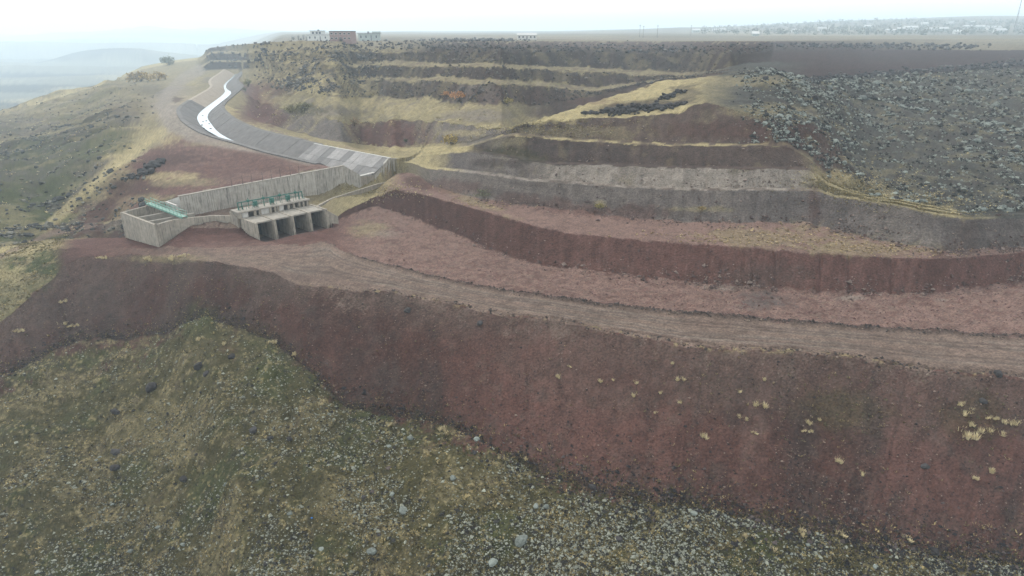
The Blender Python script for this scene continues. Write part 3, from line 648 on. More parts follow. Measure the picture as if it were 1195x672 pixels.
# ------------------------------------------------------------------ concrete headworks
tw = empty('retaining_wall', (*TW[0], 0), 'tall streaked grey concrete wall behind the sluice gates', 'wall')
tops = [4.42, 4.85, 6.12, 6.2]
run = []
for (a, b, za, zb) in zip(TW, TW[1:], tops, tops[1:]):
    L = math.dist(a, b); n = max(1, round(L/3.6))
    for q in range(n):
        f0, f1 = q/n, (q+1)/n
        pa = (a[0]+(b[0]-a[0])*f0, a[1]+(b[1]-a[1])*f0); pb_ = (a[0]+(b[0]-a[0])*f1, a[1]+(b[1]-a[1])*f1)
        d = np.array(pb_)-np.array(pa); d = d/np.hypot(*d)*.025
        mb = MB(); mb.wall(np.array(pa)+d, np.array(pb_)-d, .8, -1.2, za+(zb-za)*f0, za+(zb-za)*f1)
        mb.build('wall_panel', M['concwall'], tw); run.append((pa, za+(zb-za)*f0))
for a, b, za, zb in zip(TW, TW[1:], tops, tops[1:]):
    mb = MB(); n_ = np.array((-(b[1]-a[1]), b[0]-a[0])); n_ = n_/np.hypot(*n_)
    mb.wall(np.array(a)-n_*.08, np.array(b)-n_*.08, .98, za+.003, za+.16, zb+.16, z0b=zb+.003); mb.build('coping', M['concdeck'], tw)
mb = MB(); mb.wall((-44.55, 181.25), (-41.1, 184.0), .7, -1.2, 6.2, 3.1); mb.build('sloping_end', M['concwall'], tw)
nw = empty('canal_outlet_sill', (-41.1, 184.0, 0), 'low stained concrete sill where the canal enters the forebay', 'wall')
mb = MB(); mb.wall((-41.05, 184.05), (-38.25, 188.75), .6, -1.2, 2.75, 2.3); mb.build('sill', M['conc'], nw)
mb = MB(); mb.wall((-41.3, 183.8), (-38.1, 189.0), .9, 2.77, 2.95, 2.95); mb.build('coping', M['concpale'], nw)
ww = empty('wing_wall', (-38.2, 188.8, 0), 'stained concrete wing wall running back into dry grass right of canal mouth', 'wall')
wp = [(-38.2, 188.8, 2.3), (-34.6, 192.4, 6.25), (-31.3, 195.7, 5.7), (-28.0, 198.9, 5.2), (-24.5, 202.3, 4.7), (-20.0, 206.8, 4.2)]
for a, b in zip(wp, wp[1:]):
    mb = MB(); d = (np.array(b[:2])-np.array(a[:2])); d = d/np.hypot(*d)*.02
    mb.wall(np.array(a[:2])+d, np.array(b[:2])-d, .7, -1, a[2], b[2]); mb.build('wall_panel', M['concwall'], ww)
kb = empty('channel_kerb', (-50, 171, 0), 'low concrete kerb along the foot of the forebay floor', 'kerb')
kp = [gp(17.6, 9.5), (-45.0, 168.0), (-36.5, 185.5), (-29.0, 194.5)]
for a, b in zip(kp, kp[1:]):
    mb = MB(); mb.wall(a, b, .5, -.6, .55, .55); mb.build('kerb_stone', M['conc'], kb)
# posts standing along the wall
for k, (px, pt, pbm) in enumerate(((271.6,208,219),(284,206,217),(295,204,215),(306.5,202,213),(317,200,211),(327.7,198,209),(338.5,196.5,207),(349.4,195,205.5))):
    t = (px-209)/(401-209); x = None
    best = None
    for a, b, za, zb in zip(TW, TW[1:], tops, tops[1:]):
        for q in np.linspace(0, 1, 60):
            X = a[0]+(b[0]-a[0])*q-.3; Y = a[1]+(b[1]-a[1])*q+.25; zz = za+(zb-za)*q
            d = abs(float(proj(np.array(X), np.array(Y), np.array(zz))[0])-px)
            if best is None or d < best[0]: best = (d, X, Y, zz)
    _, X, Y, zz = best
    po = empty('steel_post', (X, Y, zz+.16), 'thin dark steel post on the tall wall, number %s from the left' % ('first','second','third','fourth','fifth','sixth','seventh','eighth')[k], 'post', 'posts along the tall wall')
    po['label'] = 'thin dark steel post on the tall wall, %s from the left' % ('first','second','third','fourth','fifth','sixth','seventh','eighth')[k]
    mb = MB(); mb.tube((X, Y, zz+.16), (X, Y, zz+2.3), .05, 6, .035); mb.build('shaft', M['steel'], po)
    mb = MB(); mb.box((X, Y), (.14, .14), z0=zz+.16, z1=zz+.22); mb.build('base_plate', M['steel'], po)

# gate block: four bays, deck, upper slab
gb = empty('sluice_gate_block', (*gp(9, 4), 0), 'concrete sluice block with four dark open bays facing the track', 'sluice')
PS = [0, 4.35, 8.75, 13.15, 17.5]
for k, e in enumerate(PS):
    mb = MB(); h = 3.15
    mb.hexa([(*gp(e-.3, -.55), -2.2), (*gp(e+.3, -.55), -2.2), (*gp(e+.3, 6.4), -2.2), (*gp(e-.3, 6.4), -2.2)],
            [(*gp(e-.3, -.1), h), (*gp(e+.3, -.1), h), (*gp(e+.3, 6.4), h+.02), (*gp(e-.3, 6.4), h+.02)])
    mb.build('pier', M['conc'], gb, .04)
for k in range(4):
    mb = MB(); c = (PS[k]+PS[k+1])/2; w = PS[k+1]-PS[k]-.64
    p = [gp(c-w/2-.02, .75), gp(c+w/2+.02, .75), gp(c+w/2+.02, 6.2), gp(c-w/2-.02, 6.2)]
    mb.hexa([(*q, 2.72) for q in p], [(*q, 3.02) for q in p]); mb.build('deck_slab', M['concdeck'], gb)
    mb = MB(); p = [gp(c-w/2-.02, 5.8), gp(c+w/2+.02, 5.8), gp(c+w/2+.02, 6.1), gp(c-w/2-.02, 6.1)]
    mb.hexa([(*q, -1.4) for q in p], [(*q, 2.7) for q in p]); mb.build('gate_leaf', M['gate'], gb)
    mb = MB(); p = [gp(c-w/2-.02, -.7), gp(c+w/2+.02, -.7), gp(c+w/2+.02, 6.2), gp(c-w/2-.02, 6.2)]
    mb.hexa([(*q, -2.1) for q in p], [(*q, -1.2) for q in p]); mb.build('bay_floor', M['ground_mud'], gb)
# upper gallery
E0, E1, N0, N1 = -.6, 16.9, 5.7, 8.9
for e in (E0+.3, 3.2, 4.4, 7.0, 8.2, 8.9, 11.6, 12.9, 14.4, 15.5, E1-.3):
    mb = MB(); p = [gp(e-.28, N0+.25), gp(e+.28, N0+.25), gp(e+.28, N0+.8), gp(e-.28, N0+.8)]
    mb.hexa([(*q, 3.03) for q in p], [(*q, 4.22) for q in p]); mb.build('column', M['conc'], gb)
for e0, e1 in ((.2, 1.6), (4.7, 6.7), (9.2, 10.4)):
    mb = MB(); p = [gp(e0, N0+.45), gp(e1, N0+.45), gp(e1, N0+.7), gp(e0, N0+.7)]
    mb.hexa([(*q, 3.03) for q in p], [(*q, 4.22) for q in p]); mb.build('infill_wall', M['concpale'], gb)
mb = MB(); p = [gp(E0, N1-.3), gp(E1, N1-.3), gp(E1, N1), gp(E0, N1)]; mb.hexa([(*q, -1) for q in p], [(*q, 4.22) for q in p]); mb.build('back_wall', M['conc'], gb)
for e in (E0, E1-.3):
    mb = MB(); p = [gp(e, N0+.85), gp(e+.3, N0+.85), gp(e+.3, N1-.32), gp(e, N1-.32)]; mb.hexa([(*q, -1) for q in p], [(*q, 4.22) for q in p]); mb.build('side_wall', M['conc'], gb)
mb = MB(); p = [gp(E0-.3, N0), gp(E1+.3, N0), gp(E1+.3, N1+.3), gp(E0-.3, N1+.3)]; mb.hexa([(*q, 4.23) for q in p], [(*q, 4.52) for q in p]); mb.build('upper_slab', M['concdeck'], gb, .03)
mb = MB(); mb.wall(gp(-.45, 6.4), gp(-.75, 9.2), .45, -1.6, 3.1, 4.2); mb.build('side_wall', M['conc'], gb)
mb = MB(); mb.wall(gp(17.3, -.3), gp(20.0, -.9), .5, -1.6, 3.1, 1.2); mb.build('wing_wall', M['conc'], gb)
# green hoist gear standing on the upper slab
hg = empty('gate_hoist_gear', (*gp(8, 7.4), 4.52), 'green painted hoist gear in a long row on the upper slab', 'hoist')
Zs = 4.52; nn_ = 7.6
def g3(e, n, z): q = gp(e, n); return (q[0], q[1], z)
mb = MB(); mb.tube(g3(.2, nn_, Zs+1.55), g3(16.3, nn_, Zs+1.55), .13, 8); mb.build('drive_shaft', M['green'], hg)
for e in (.2, 1.1, 15.4, 16.3):
    mb = MB(); mb.tube(g3(e, nn_, Zs), g3(e, nn_, Zs+1.62), .11, 6); mb.tube(g3(e, nn_-.5, Zs), g3(e, nn_, Zs+1.2), .06, 5); mb.build('end_post', M['green'], hg)
for e in (4.3, 8.4, 12.5):
    mb = MB(); p = [gp(e-.45, nn_-.35), gp(e+.45, nn_-.35), gp(e+.45, nn_+.35), gp(e-.45, nn_+.35)]
    mb.hexa([(*q, Zs+.28) for q in p], [(*q, Zs+1.35) for q in p]); bx = mb.build('gearbox', M['green'], hg, .06)
    for s1 in (-.35, .35):
        for s2 in (-.25, .25): mb = MB(); mb.tube(g3(e+s1, nn_+s2, Zs), g3(e+s1, nn_+s2, Zs+.28), .08, 5); mb.build('foot', M['green'], bx)
    mb = MB(); mb.tube(g3(e, nn_-.55, Zs+1.0), g3(e, nn_-.47, Zs+1.0), .3, 12); mb.build('handwheel', M['green'], bx)
for e in (2.7, 6.4, 10.5, 14.6):
    mb = MB(); p = [gp(e-.28, nn_-.2), gp(e+.28, nn_-.2), gp(e+.28, nn_+.2), gp(e-.28, nn_+.2)]
    mb.hexa([(*q, Zs+1.35) for q in p], [(*q, Zs+1.85) for q in p]); mb.build('hoist_head', M['green'], hg, .05)
    mb = MB(); mb.tube(g3(e, nn_, Zs), g3(e, nn_, Zs+2.25), .07, 6); mb.build('spindle', M['green'], hg)
mb = MB(); mb.tube(g3(.2, nn_-.9, Zs+1.0), g3(16.3, nn_-.9, Zs+1.0), .045, 6); mb.build('guard_rail', M['green'], hg)
for q in range(12): mb = MB(); mb.tube(g3(.2+16.1*q/11, nn_-.9, Zs), g3(.2+16.1*q/11, nn_-.9, Zs+1.02), .04, 5); mb.build('rail_post', M['green'], hg)
# settling basin on the left
bs = empty('settling_basin', ((BA[0]+BB[0])/2, (BA[1]+BB[1])/2, -2), 'open concrete basin with chamber walls, left of the sluice block', 'basin')
def wallp(name, a, b, th, z0, za, zb, mat): mb = MB(); mb.wall(a, b, th, z0, za, zb); return mb.build(name, M[mat], bs)
NE = 4
for q in range(NE):
    a = np.array(BA)+(np.array(BB)-np.array(BA))*(q/NE); b = np.array(BA)+(np.array(BB)-np.array(BA))*((q+1)/NE); d = (b-a)/np.hypot(*(b-a))*.015
    wallp('end_wall', a+d, b-d, .55, -5.2, 3.0, 3.0, 'conc')
for a, b in zip(FW, FW[1:]): wallp('front_wall', a, b, .5, -4.5, 3.0, 3.0, 'conc')
bt = [3.0, 3.05, 3.3, 4.4]
for i_ in range(3):
    a, b = np.array(BW[i_]), np.array(BW[i_+1])
    mb = MB(); mb.wall(b, a, .5, -4, bt[i_+1], bt[i_]) if False else mb.wall(a, b, .5, -4, bt[i_], bt[i_+1])
    mb.build('back_wall', M['conc' if i_ < 2 else 'concpale'], bs)  # last stretch paler: light on the turned face is put into its colour
wallp('transition_wall', (-79.0, 152.6), (-75.9, 150.6), .5, -4, 3.4, 3.0, 'concpale')  # pale mix paints the light this face catches
ee = np.array(BB)-np.array(BA)
for fr in (.36, .68):
    a = np.array(BA)+ee*fr; d = np.array((.62, .66))
    wallp('chamber_wall', a+d*.4, a+d*11.5, .45, -3.6, 2.72, 2.72, 'concdeck')
mb = MB(); mb.add([(*p, -3.0) for p in ((BA[0]+.6, BA[1]), (BB[0], BB[1]+.8), (-61.5, 142.5), (-77, 153))], [(0, 1, 2, 3)]); mb.build('basin_floor', M['concdeck'], bs)
# green footbridge across the basin
b0, b1 = np.array((-82.3, 151.4)), np.array((-68.6, 139.0)); bd = (b1-b0)/np.hypot(*(b1-b0)); bn = np.array((-bd[1], bd[0]))
fb = empty('footbridge', (*((b0+b1)/2), 3.2), 'pale green steel footbridge with railings crossing the open basin', 'footbridge')
LB = math.dist(b0, b1)
mb = MB()
for s1 in (-.55, .55): mb.wall(b0+bn*s1, b1+bn*s1, .12, 3.1, 3.4, 3.4)
mb.build('girder', M['greenpale'], fb)
for q in range(23):
    c = b0+bd*(LB*(q+.5)/23); mb = MB(); mb.box(c, (LB/23/2-.05, .5), bd, 3.41, 3.46); mb.build('deck_plate', M['greenpale'], fb)
for s1 in (-.6, .6):
    mb = MB()
    for zz in (3.9, 4.5): mb.tube((*(b0+bn*s1), zz), (*(b1+bn*s1), zz), .05, 6)
    mb.build('handrail', M['greenpale'], fb)
    for q in range(11):
        c = b0+bd*(LB*q/10)+bn*s1; mb = MB(); mb.tube((*c, 3.41), (*c, 4.5), .05, 5); mb.build('rail_post', M['greenpale'], fb)

# ------------------------------------------------------------------ stones
def ico():
    t = (1+5**.5)/2
    v = np.array([(-1,t,0),(1,t,0),(-1,-t,0),(1,-t,0),(0,-1,t),(0,1,t),(0,-1,-t),(0,1,-t),(t,0,-1),(t,0,1),(-t,0,-1),(-t,0,1)], float)
    v /= np.linalg.norm(v[0])
    f = np.array([(0,11,5),(0,5,1),(0,1,7),(0,7,10),(0,10,11),(1,5,9),(5,11,4),(11,10,2),(10,7,6),(7,1,8),(3,9,4),(3,4,2),(3,2,6),(3,6,8),(3,8,9),(4,9,5),(2,4,11),(6,2,10),(8,6,7),(9,8,1)])
    return v, f
IV, IF = ico()
TPL = np.stack([IV*(1+rng.uniform(-.34, .34, (12, 1)))*np.array((1, rng.uniform(.65, 1), rng.uniform(.5, .85))) for _ in range(24)])
def pick(w, n):
    w = w[:-1, :-1].copy(); w[~np.isfinite(w)] = 0
    c = np.cumsum(w.ravel()); q = np.searchsorted(c, rng.random(n)*c[-1])
    i, j = np.unravel_index(np.clip(q, 0, w.size-1), w.shape)
    a = rng.random(n); b = rng.random(n)
    def bl(A): return A[i, j]*(1-a)*(1-b)+A[i+1, j]*a*(1-b)+A[i, j+1]*(1-a)*b+A[i+1, j+1]*a*b
    return np.stack([bl(GX), bl(GY), bl(GZ)], 1)
OV = np.array([(1,0,0),(-1,0,0),(0,1,0),(0,-1,0),(0,0,1),(0,0,-1)], float); OF = np.array([(0,2,4),(2,1,4),(1,3,4),(3,0,4),(2,0,5),(1,2,5),(3,1,5),(0,3,5)])
TPL8 = np.stack([OV*(1+rng.uniform(-.3, .3, (6, 1)))*np.array((1.1, rng.uniform(.75, 1.1), rng.uniform(.6, .95)))+rng.normal(0, .14, (6, 3)) for _ in range(40)])
def rocks(name, P, S, cols, label, sink=.2, small=False):
    T_, F_ = (TPL8, OF) if small else (TPL, IF); nv = T_.shape[1]
    n = len(P); k = rng.integers(0, len(T_), n); V = T_[k]*S[:, None, None]
    a = rng.uniform(0, 6.28, n); ca, sa = np.cos(a)[:, None], np.sin(a)[:, None]
    x = V[..., 0]*ca-V[..., 1]*sa; y = V[..., 0]*sa+V[..., 1]*ca
    V = np.stack([x, y, V[..., 2]], -1)+P[:, None]; V[..., 2] += (S*sink)[:, None]
    F = (F_[None]+nv*np.arange(n)[:, None, None]).reshape(-1, 3)
    me = np_mesh(name, V.reshape(-1, 3), F, M['stones'], np.repeat(cols, nv, 0)*rng.uniform(.8, 1.2, (n*nv, 1)))
    return tag(link(name, me), label, kind='stuff')
def cmix(n, a, b, frac, jit=.25):
    m_ = rng.random(n)[:, None] < frac
    return np.where(m_, lin(a)[None], lin(b)[None])*.62*np.array((1, .95, .9))*rng.uniform(1-jit, 1+jit, (n, 1))
onframe = ((PX > -40) & (PX < 1235) & (PY < 720)).astype(float)
PALE, DARK = (154, 159, 146), (50, 48, 50)
toe0 = np.exp(-np.abs(GR-R['1'][None]-.3)/1.5)
nb1 = fbm(GX/9, GY/9, 90, 4); nb2 = fbm(GX/3, GY/3, 91, 3)
# meadow stones
w = fg*onframe*np.clip(.25+sstep(nb1+.7*nb2, -.2, .4)*1.4, 0, 2)*(.6+.4*sstep(PX+.6*PY, 380, 620))
P = pick(w, 52000); S = np.clip(rng.lognormal(math.log(.078), .5, 52000), .03, .3)
rocks('meadow_stones', P, S, cmix(52000, PALE, (60, 59, 56), .55), 'small pale stones strewn over the foreground meadow', small=True)
w = (fg+emb)*onframe*(toe0*3.0+.10*fg*sstep(nb2, 0, .5)); P = pick(w, 11000); S = np.clip(rng.lognormal(math.log(.085), .5, 11000), .04, .42)
rocks('toe_rubble', P, S, cmix(11000, DARK, (96, 88, 86), .75), 'dark rubble gathered along the toe of the red bank', small=True)
w = emb*onframe*(.25+sstep(st1, 0, .5)+2*np.exp(-(((PX-925)/14)**2+((PY-555)/45)**2))+2*np.exp(-(((PX-985)/22)**2+((PY-590)/30)**2))); P = pick(w, 10000); S = np.clip(rng.lognormal(math.log(.055), .45, 10000), .025, .2)
rocks('bank_pebbles', P, S, cmix(10000, DARK, (140, 126, 116), .7), 'pebbles lying loose on the red bank', small=True)
# stony hill right
rmask = rocky*onframe*(PY > 60)*(.12+.35*sstep(nb2, -.3, .2)+1.8*sstep(nb2+.8*nb1, .0, .35)**1.5)*sstep(PX+(PY-150)*-.2, 815, 900)
rmask *= 1-.75*np.exp(-(((PX-1010)/60)**2+((PY-225)/16)**2))
P = pick(rmask, 24000); d_ = np.linalg.norm(P[:, :2], axis=1); S = np.clip(rng.lognormal(math.log(.14), .6, 24000), .05, .6)*np.clip(d_/170, .8, 1.7)
big_i = np.argsort(-S/d_)[:190]; rest = np.setdiff1d(np.arange(24000), big_i)
FB_P, FB_S = P[big_i], S[big_i]
rocks('hill_stones', P[rest], S[rest], cmix(len(rest), (142, 150, 143), (56, 57, 56), .5), 'lichen grey stones covering the hill on the right', small=True)
# rocky brow left of the terraces, stone rows of the upper terraces
rkm = rk*onframe*(.15+1.5*sstep(nb2+.5*nb1, 0, .35)); P = pick(rkm, 2600); S = np.clip(rng.lognormal(math.log(.3), .5, 2600), .14, 1.0)
rocks('brow_rocks', P, S, cmix(2600, (84, 84, 86), (128, 128, 122), .7), 'dark rocks scattered over the grassy brow')
rowm = onframe*(np.exp(-((PY-55.5-.8*np.sin(PX/40))/2.0)**2)*sstep(PX, 500, 560)*(1-sstep(PX, 1120, 1170))*1.0
     + np.exp(-((PY-(93-(PX-950)*.072))/2.6)**2)*sstep(PX, 930, 960)*1.0 + inb('17')*sstep(PX, 480, 520)*(1-sstep(PX, 880, 920))*.5
     + np.exp(-((PX-460)/110)**2-((PY-54)/3.5)**2)+2.5*np.exp(-((PX-556)/36)**2-((PY-48)/1.3)**2) + 1.2*np.exp(-((PY-53.5)/1.6)**2)*sstep(PX, 930, 950)*(1-sstep(PX, 1110, 1125)))*(GR < 1500)
P = pick(rowm, 4200); d_ = np.linalg.norm(P[:, :2], axis=1); S = np.clip(rng.lognormal(math.log(.55), .4, 4200), .25, 1.3)*np.clip(d_/420, .6, 1.6)
rocks('field_stone_rows', P, S, cmix(4200, (80, 81, 84), (112, 113, 112), .7), 'long rows of dark stones cleared from the upper fields', .5)
tm = onframe*inb('12', '14', '16')*sstep(PX, 440, 470)*(1-sstep(PX, 800, 850))*(.2+sstep(nb2, 0, .4)); P = pick(tm, 2600); S = np.clip(rng.lognormal(math.log(.28), .4, 2600), .2, 1.2)
rocks('terrace_rubble', P, S, cmix(2600, (86, 83, 83), (118, 114, 108), .7), 'dark rubble on the faces of the upper terraces', small=True)
lm = onframe*lefth*(PY > 90)*(.1+sstep(nb1+.5*nb2, .05, .45)); P = pick(lm, 3000); S = np.clip(rng.lognormal(math.log(.32), .5, 3000), .12, 1.2)
rocks('ridge_stones', P, S, cmix(3000, (78, 80, 80), (128, 128, 118), .7), 'stones scattered down the grassy ridge on the left')
cut = onframe*((PX > 238) & (PX < 312) & (PY < 80) & (PY > 50)).astype(float); P = pick(cut, 500); S = np.clip(rng.lognormal(math.log(.9), .4, 500), .4, 2)
rocks('cutting_rubble', P, S, cmix(500, (70, 74, 80), (110, 112, 114), .75), 'dark rubble on the rock cutting above the canal')
cl = onframe*inb('3')*sstep(PX, 400, 440); P = pick(cl, 3500); S = np.clip(rng.lognormal(math.log(.085), .4, 3500), .04, .24)
rocks('floor_clods', P, S, cmix(3500, (138, 112, 108), (116, 92, 88), .6), 'red clods on the floor of the cut', small=True)
wr = onframe*(rim+.4*crest)*sstep(PX, 386, 420); P = pick(wr, 1800); S = np.clip(rng.lognormal(math.log(.11), .45, 1800), .05, .4)
rocks('windrow_stones', P, S, cmix(1800, (76, 70, 68), (130, 118, 108), .7), 'stones pushed up along the edge of the track', small=True)

dm = onframe*(np.exp(-np.abs(GR-R['4'][None]+.5)/1.2)*sstep(PX, 430, 500)+np.exp(-np.abs(GR-R['6'][None]+.6)/1.4)*sstep(PX, 520, 560)+(.35*np.exp(-np.abs(GR-R['7b'][None]+.4)/1.0)+.5*np.exp(-np.abs(GR-R['8b'][None]+.4)/1.0)+.5*np.exp(-np.abs(GR-R['9b'][None]+.4)/1.0))*sstep(PX, 560, 620)*(1-sstep(PX, 930, 960)))*(.2+sstep(nb2+.5*nb1, -.1, .4))
P = pick(dm, 4500); S = np.clip(rng.lognormal(math.log(.12), .5, 4500), .05, .5)
rocks('scarp_debris', P, S, cmix(4500, (96, 82, 78), (140, 126, 118), .65), 'fallen debris lying at the foot of the scarps', small=True)
def boulder_mesh(seed, nm, mat, rough=.22):
    r_ = random.Random(seed); bm = bmesh.new(); bmesh.ops.create_icosphere(bm, subdivisions=2, radius=1)
    sx, sy, sz = r_.uniform(.9, 1.25), r_.uniform(.7, 1), r_.uniform(.5, .8)
    pl_ = [(Vector((r_.gauss(0, 1), r_.gauss(0, 1), r_.gauss(.3, 1))).normalized(), r_.uniform(.62, .9)) for _ in range(7)]
    for v in bm.verts:
        for n_, d in pl_:
            q = v.co.dot(n_)
            if q > d: v.co -= n_*(q-d)
        v.co *= 1+r_.uniform(-rough, rough)*.3
        v.co = Vector((v.co.x*sx, v.co.y*sy, v.co.z*sz))
    me = bpy.data.meshes.new(nm); bm.to_mesh(me); bm.free(); me.materials.append(mat); return me
BP = [boulder_mesh(k, 'boulder_pale', M['boulder_pale']) for k in range(7)]
BD = [boulder_mesh(30+k, 'boulder_dark', M['boulder_dark']) for k in range(6)]
def boulder(p, s, meshes, label, group, cat='boulder', name='boulder', parent=None, sink=.15):
    o = bpy.data.objects.new(name, random.choice(meshes)); COL.objects.link(o)
    off = parent.location if parent else Vector((0, 0, 0))
    o.location = Vector(p)-off+Vector((0, 0, s*sink)); o.rotation_euler = (random.uniform(-.3, .3), random.uniform(-.3, .3), random.uniform(0, 6.28))
    o.scale = (s, s*random.uniform(.8, 1.1), s*random.uniform(.8, 1.1))
    if parent: o.parent = parent
    else: tag(o, label, cat, group)
    return o
for p, s_ in zip(FB_P, FB_S):
    qx, qy = [float(v) for v in proj(p[0], p[1], p[2])]; dk = random.random() < .2
    sz_ = 'big' if s_ > np.percentile(FB_S, 75) else 'mid sized' if s_ > np.percentile(FB_S, 35) else 'small'
    col_ = 'far right edge' if qx > 1130 else 'right part' if qx > 1060 else 'centre' if qx > 985 else 'left part' if qx > 910 else 'far left shoulder'
    row_ = 'top by the ploughed field' if qy < 100 else 'upper slope' if qy < 130 else 'middle slope' if qy < 165 else 'lower slope' if qy < 205 else 'foot above the grey scarp'
    boulder(p, s_*(1.0+.55*random.random()**3), BD if dk else BP, sz_+(' dark' if dk else ' lichen grey')+' boulder on stony hill, '+col_+', '+row_, 'boulders on the stony hill')
def pxm(p): return (Vector(p)-Vector((0, 0, CZ))).length/FPX
for px, py, wpx, kind, lab in ((178,455,15,'d','large dark boulder at the meadow edge below the red bank'),(135,483,10,'d','brown boulder beside the straw strip in the left meadow'),
    (137,529,15,'d','long brown boulder in the green hollow of the left meadow'),(135,548,11,'d','dark broken boulder just below the long brown one'),(214,560,11,'d','reddish brown boulder alone among pale stones, lower left'),
    (297,504,12,'d','dark boulder in the straw grass left of a pair of smaller ones'),(316,513,8,'d','smaller dark boulder, left of the pair in the straw grass'),(338,513,8,'d','smaller dark boulder, right of the pair in the straw grass'),
    (607,633,17,'p','big pale cracked boulder near the bottom centre'),(626,592,9,'p','pale grey boulder, left of two side by side below the bank'),(638,592,8,'p','pale grey boulder, right of two side by side below the bank'),
    (479,512,9,'p','pale blue grey boulder by the straw tuft at the bank toe'),(471,597,10,'p','round pale boulder in the middle of the meadow'),(433,645,11,'p','round pale boulder at the bottom edge, left of centre'),
    (529,559,9,'p','pale boulder beside dark rubble right of the meadow middle'),(692,569,11,'d','dark boulder on the toe of the red bank'),(557,513,8,'p','white faced boulder on the dark rubble of the toe'),
    (576,657,12,'p','flat pale boulder at the very bottom, centre'),(723,630,9,'d','dark boulder in straw grass right of the big pale one'),(1079,546,9,'d','lone dark boulder halfway down the red bank, right'),
    (1164,437,12,'d','dark boulder on the outer edge of the track, far right'),(1091,645,12,'d','dark boulder at the bank toe near the bottom right'),(809,600,9,'p','pale boulder at the toe where the rubble thins'),
    (1148,469,9,'d','dark boulder among the tussocks on the right bank'),(475,363,10,'d','dark grey boulder near the top of the bank below the track'),(560,378,9,'d','small blue grey boulder below the track edge'),
    (233,428,12,'d','dark outcrop boulder on the grass tongue'),(241,437,10,'d','dark boulder against the outcrop on the grass tongue'),(270,418,9,'d','brown boulder right of the outcrop on the grass tongue')):
    p = G(px, py); boulder(p, wpx*pxm(p)*.5, BP if kind == 'p' else BD, lab, 'boulders of the foreground')
w_ = fg*onframe*(PY > 470); Pm = pick(w_, 90)
for p in Pm:
    qx = float(proj(p[0], p[1], p[2])[0]); qy = float(proj(p[0], p[1], p[2])[1]); dk = random.random() < .45
    where = ('left part of the meadow' if qx < 250 else 'middle of the meadow' if qx < 500 else 'meadow right of the middle' if qx < 700 else 'meadow near the bottom right')+(', upper half' if qy < 575 else ', close to the bottom edge')
    ss_ = random.uniform(.2, .38); boulder(p, ss_, BD if dk else BP, ('larger ' if ss_ > .31 else 'smaller ' if ss_ < .25 else 'middling ')+('dark' if dk else 'pale')+' half sunk stone, '+where, 'half sunk stones of the meadow', name='half_sunk_stone', cat='stone', sink=.05)
# black heap above the basin, heap on the spur
def heap(name, pts, n, s0, s1, label, meshes):
    c = G(*pts[len(pts)//2]); hp = empty(name, c, label, 'rock pile')
    for k in range(n):
        q = random.random()*(len(pts)-1); i = int(q); f_ = q-i
        px = pts[i][0]+(pts[i+1][0]-pts[i][0])*f_; py = pts[i][1]+(pts[i+1][1]-pts[i][1])*f_
        wd = math.sin(math.pi*min(max(q/(len(pts)-1), .08), .92))
        p = G(px+random.gauss(0, 2.5), py+random.gauss(0, pts[0][2] if len(pts[0]) > 2 else 2)*wd)
        p.z += abs(random.gauss(0, 1))*s0*1.1*wd
        boulder(p, random.uniform(s0, s1), meshes, None, None, name='rock', parent=hp)
    return hp
def G3(t): return G(t[0], t[1])
_G = G
def G(px, py, *a): return _G(px, py)
heap('rock_pile', [(166,202,4),(174,198,4),(180,194,4),(190,188,4)], 70, .55, 1.15, 'heap of black rocks on the straw ridge above the basin', BD)
heap('rock_pile', [(150,210,1),(156,208,1),(163,206,1)], 14, .4, .7, 'short string of black rocks left of the big black heap', BD)
heap('rock_ridge', [(682,133,2.4),(715,131,2.4),(745,128,2.4),(775,126,2.4),(800,121,2.4)], 260, .35, .75, 'long ridge of dark rocks piled on the straw spur', BD)
heap('rock_ridge', [(770,116,2),(785,112,2),(797,107,2)], 60, .35, .75, 'shorter heap of dark rocks higher up the spur', BD)
for k, (px, py) in enumerate(((236.5,135),(237,142),(244,144.5),(235.6,146),(238,149.7),(241,141),(246,150),(240,152))):
    p = at(px, py, WZ); boulder(p, .5, BD, 'small dark stone sticking out of the bright canal water', 'stones in the canal bed', name='stone', cat='stone', sink=.0)

# ------------------------------------------------------------------ grass and shrubs
def tufts(name, P, S, cols, label, nb=7):
    n = len(P); A = rng.uniform(0, 6.28, (n, nb)); r_ = rng.uniform(.1, .55, (n, nb)); h = rng.uniform(.15, .6, (n, nb)); w_ = rng.uniform(.14, .3, (n, nb))
    b = np.stack([np.cos(A)*r_*.5, np.sin(A)*r_*.5, np.full_like(A, -.08)], -1); t = np.stack([np.cos(A)*(r_+.35), np.sin(A)*(r_+.35), h], -1)
    s_ = np.stack([-np.sin(A)*w_, np.cos(A)*w_, np.zeros_like(A)], -1)
    V = np.stack([b-s_, b+s_, t], 2)*S[:, None, None, None]+P[:, None, None]
    F = np.arange(n*nb*3).reshape(-1, 3)
    me = np_mesh(name, V.reshape(-1, 3), F, M['grass'], np.repeat(cols, nb*3, 0)*rng.uniform(.8, 1.25, (n*nb*3, 1)))
    return tag(link(name, me), label, kind='stuff')
STRAW, OLIVE = (176, 164, 122), (118, 114, 84)
w = (fg+2*gl)*onframe*(.3+1.2*sstep(n1+.6*n2, -.2, .4)); w = w*(.5+1.0*sstep(n2, 0, .4))+emb*onframe*2.2*np.exp(-np.maximum(GR-R['1'][None], 0)/1.2)
P = pick(w, 36000); S = np.clip(rng.lognormal(math.log(.19), .45, 36000), .08, .6)
tufts('meadow_grass', P, S, cmix(36000, (176, 162, 118), (100, 96, 64), .42), 'short dry grass of the foreground meadow')
